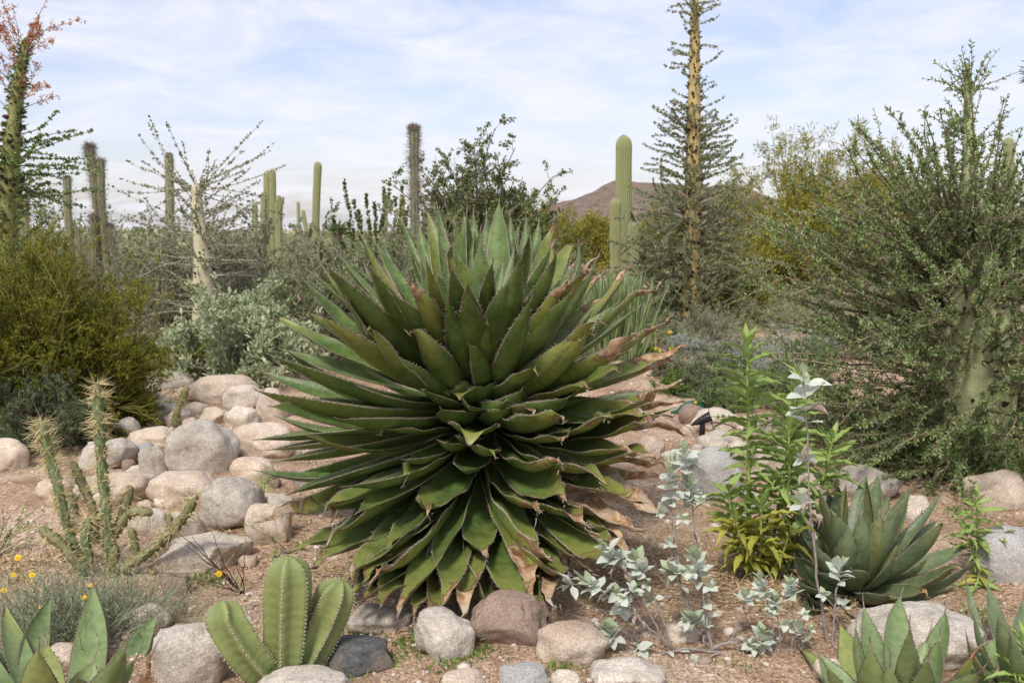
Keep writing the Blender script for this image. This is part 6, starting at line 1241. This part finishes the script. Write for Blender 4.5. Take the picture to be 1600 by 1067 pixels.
mb = MB(); c = at(1087, 629, Yh - .035); tubes(mb, (np.stack([c, c + [0, -.006, .002], c + [0, -.0062, .002]]) - base_)[None], [[.014, .014, .001]], 16); mb.build('disc', MT['amber'], t, True)

# ------------------------------------------------------------------ ground litter
rg = np.random.default_rng(88)
def scatter_pts(n, y0, y1, half=0.62):
    y = y0 * ((y1 / y0) ** rg.random(n)); x = (rg.random(n) * 2 - 1) * half * y; return x, y
PEB = material('pebble', (0.30, 0.22, 0.17), (0.62, 0.54, 0.46), 3, 0.9, attr='v')
Va, Ta = ICO[1]
def pebbles(name, n, y0, y1, s0, s1, seed):
    r = np.random.default_rng(seed); x = []; mb = MB(); X, Y_ = scatter_pts(n, y0, y1); keep = np.sin(X * 3.1 + 1) * np.sin(Y_ * 2.3) + r.normal(size=n) * .6 > -.5; X, Y_ = X[keep], Y_[keep]; n = len(X); Z = hgt(X, Y_)
    s_ = s0 * (s1 / s0) ** (r.random(n) ** 2.2); sc = r.uniform(.6, 1.3, (n, 1, 3)) * s_[:, None, None] * np.array([1, 1, .6]); V = Va[None] * sc * (1 + r.normal(size=(n, len(Va), 1)) * .12)
    an = r.uniform(0, 6.28, n); c, s2 = np.cos(an)[:, None], np.sin(an)[:, None]; V = np.stack([V[..., 0] * c - V[..., 1] * s2, V[..., 0] * s2 + V[..., 1] * c, V[..., 2]], -1) + np.stack([X, Y_, Z + s_ * .15], 1)[:, None]
    T = (np.arange(n) * len(Va))[:, None, None] + Ta[None]; mb.add(V.reshape(-1, 3), None, T.reshape(-1, 3), v=np.repeat(r.random(n), len(Va))); o = mb.build(name, PEB, kind='stuff', smooth=True); return o
pebbles('gravel', 22000, 2.9, 13, .0025, .011, 1)
pebbles('pebbles', 2200, 3.0, 12, .012, .032, 2)
# dry litter
mb = MB(); n = 2600; X, Y_ = scatter_pts(n, 3, 11); B = np.stack([X, Y_, hgt(X, Y_) + .004], 1); an = rg.uniform(0, 6.28, n); D = np.stack([np.cos(an), np.sin(an), rg.uniform(-.05, .2, n)], 1)
tubes(mb, grow(rg, B, D, rg.uniform(.02, .09, n), 4, .25, -.05), np.full((n, 4), .0012), 3, rng=rg)
# denser litter below the agaves and bushes
for cx, cy, sp_, k in ((-.15, 4.7, .55, 2200), (1.45, 4.25, .3, 600), (-3.2, 7.3, .8, 900), (3.3, 6.9, 1.0, 2200), (.95, 4.4, .3, 500), (-2.4, 4.6, .25, 500)):
    B = np.stack([cx + rg.normal(size=k) * sp_, cy + rg.normal(size=k) * sp_ * .7, np.zeros(k)], 1); B[:, 2] = hgt(B[:, 0], B[:, 1]) + .005; an = rg.uniform(0, 6.28, k); D = np.stack([np.cos(an), np.sin(an), rg.uniform(-.05, .45, k)], 1)
    tubes(mb, grow(rg, B, D, rg.uniform(.03, .12, k), 4, .25, -.05), np.full((k, 4), .0015), 3, rng=rg); leaves(mb, B, D, .03, .012, rng=rg)
mb.build('dry_litter', MT['straw'], kind='stuff')
# small weeds
mb = MB()
for px, py, k in ((560, 990, 90), (640, 1000, 90), (655, 1015, 120), (742, 1018, 150), (752, 985, 60), (610, 1030, 60), (530, 1062, 60), (700, 1040, 80), (880, 1042, 90), (930, 1000, 40), (860, 1060, 80), (1000, 800, 50), (320, 905, 130), (340, 912, 80), (1440, 760, 60), (1500, 800, 120), (1530, 960, 80), (580, 850, 60), (500, 960, 60), (1560, 980, 80), (470, 1030, 60), (545, 1010, 120), (1020, 540, 200), (960, 560, 150), (250, 745, 30), (1150, 1040, 30)):
    c = gp(px, py); n = k; B = c + rg.normal(size=(n, 3)) * [.045, .045, 0]; B[:, 2] = hgt(B[:, 0], B[:, 1]); leaves(mb, B, rg.normal(size=(n, 3)) * .6 + [0, 0, .7], rg.uniform(.015, .04, n), rg.uniform(.004, .010, n), rng=rg)
n = 1500; X, Y_ = scatter_pts(n, 3.1, 10); B = np.stack([X, Y_, hgt(X, Y_)], 1); leaves(mb, B, rg.normal(size=(n, 3)) * .7 + [0, 0, .5], rg.uniform(.008, .025, n), .005, rng=rg)
mb.build('weeds', MT['weed'], kind='stuff')
# dry grass at the foot of the thorny boojum
mb = MB()
for cx, cy, k, hh in ((2.75, 6.7, 260, .5), (3.1, 6.4, 160, .35), (2.3, 6.9, 160, .3), (3.6, 6.6, 160, .4)):
    B = np.stack([cx + rg.normal(size=k) * .22, cy + rg.normal(size=k) * .2, np.zeros(k)], 1); B[:, 2] = hgt(B[:, 0], B[:, 1]); P = grow(rg, B, rg.normal(size=(k, 3)) * .55 + [0, 0, 1], rg.uniform(.4, 1.2, k) * hh, 7, .12, -.03); tubes(mb, P, np.tile([[.002, .002, .0018, .0016, .0014, .001, .0005]], (k, 1)), 3, rng=rg)
mb.build('dry_grass', MT['straw'], kind='stuff')
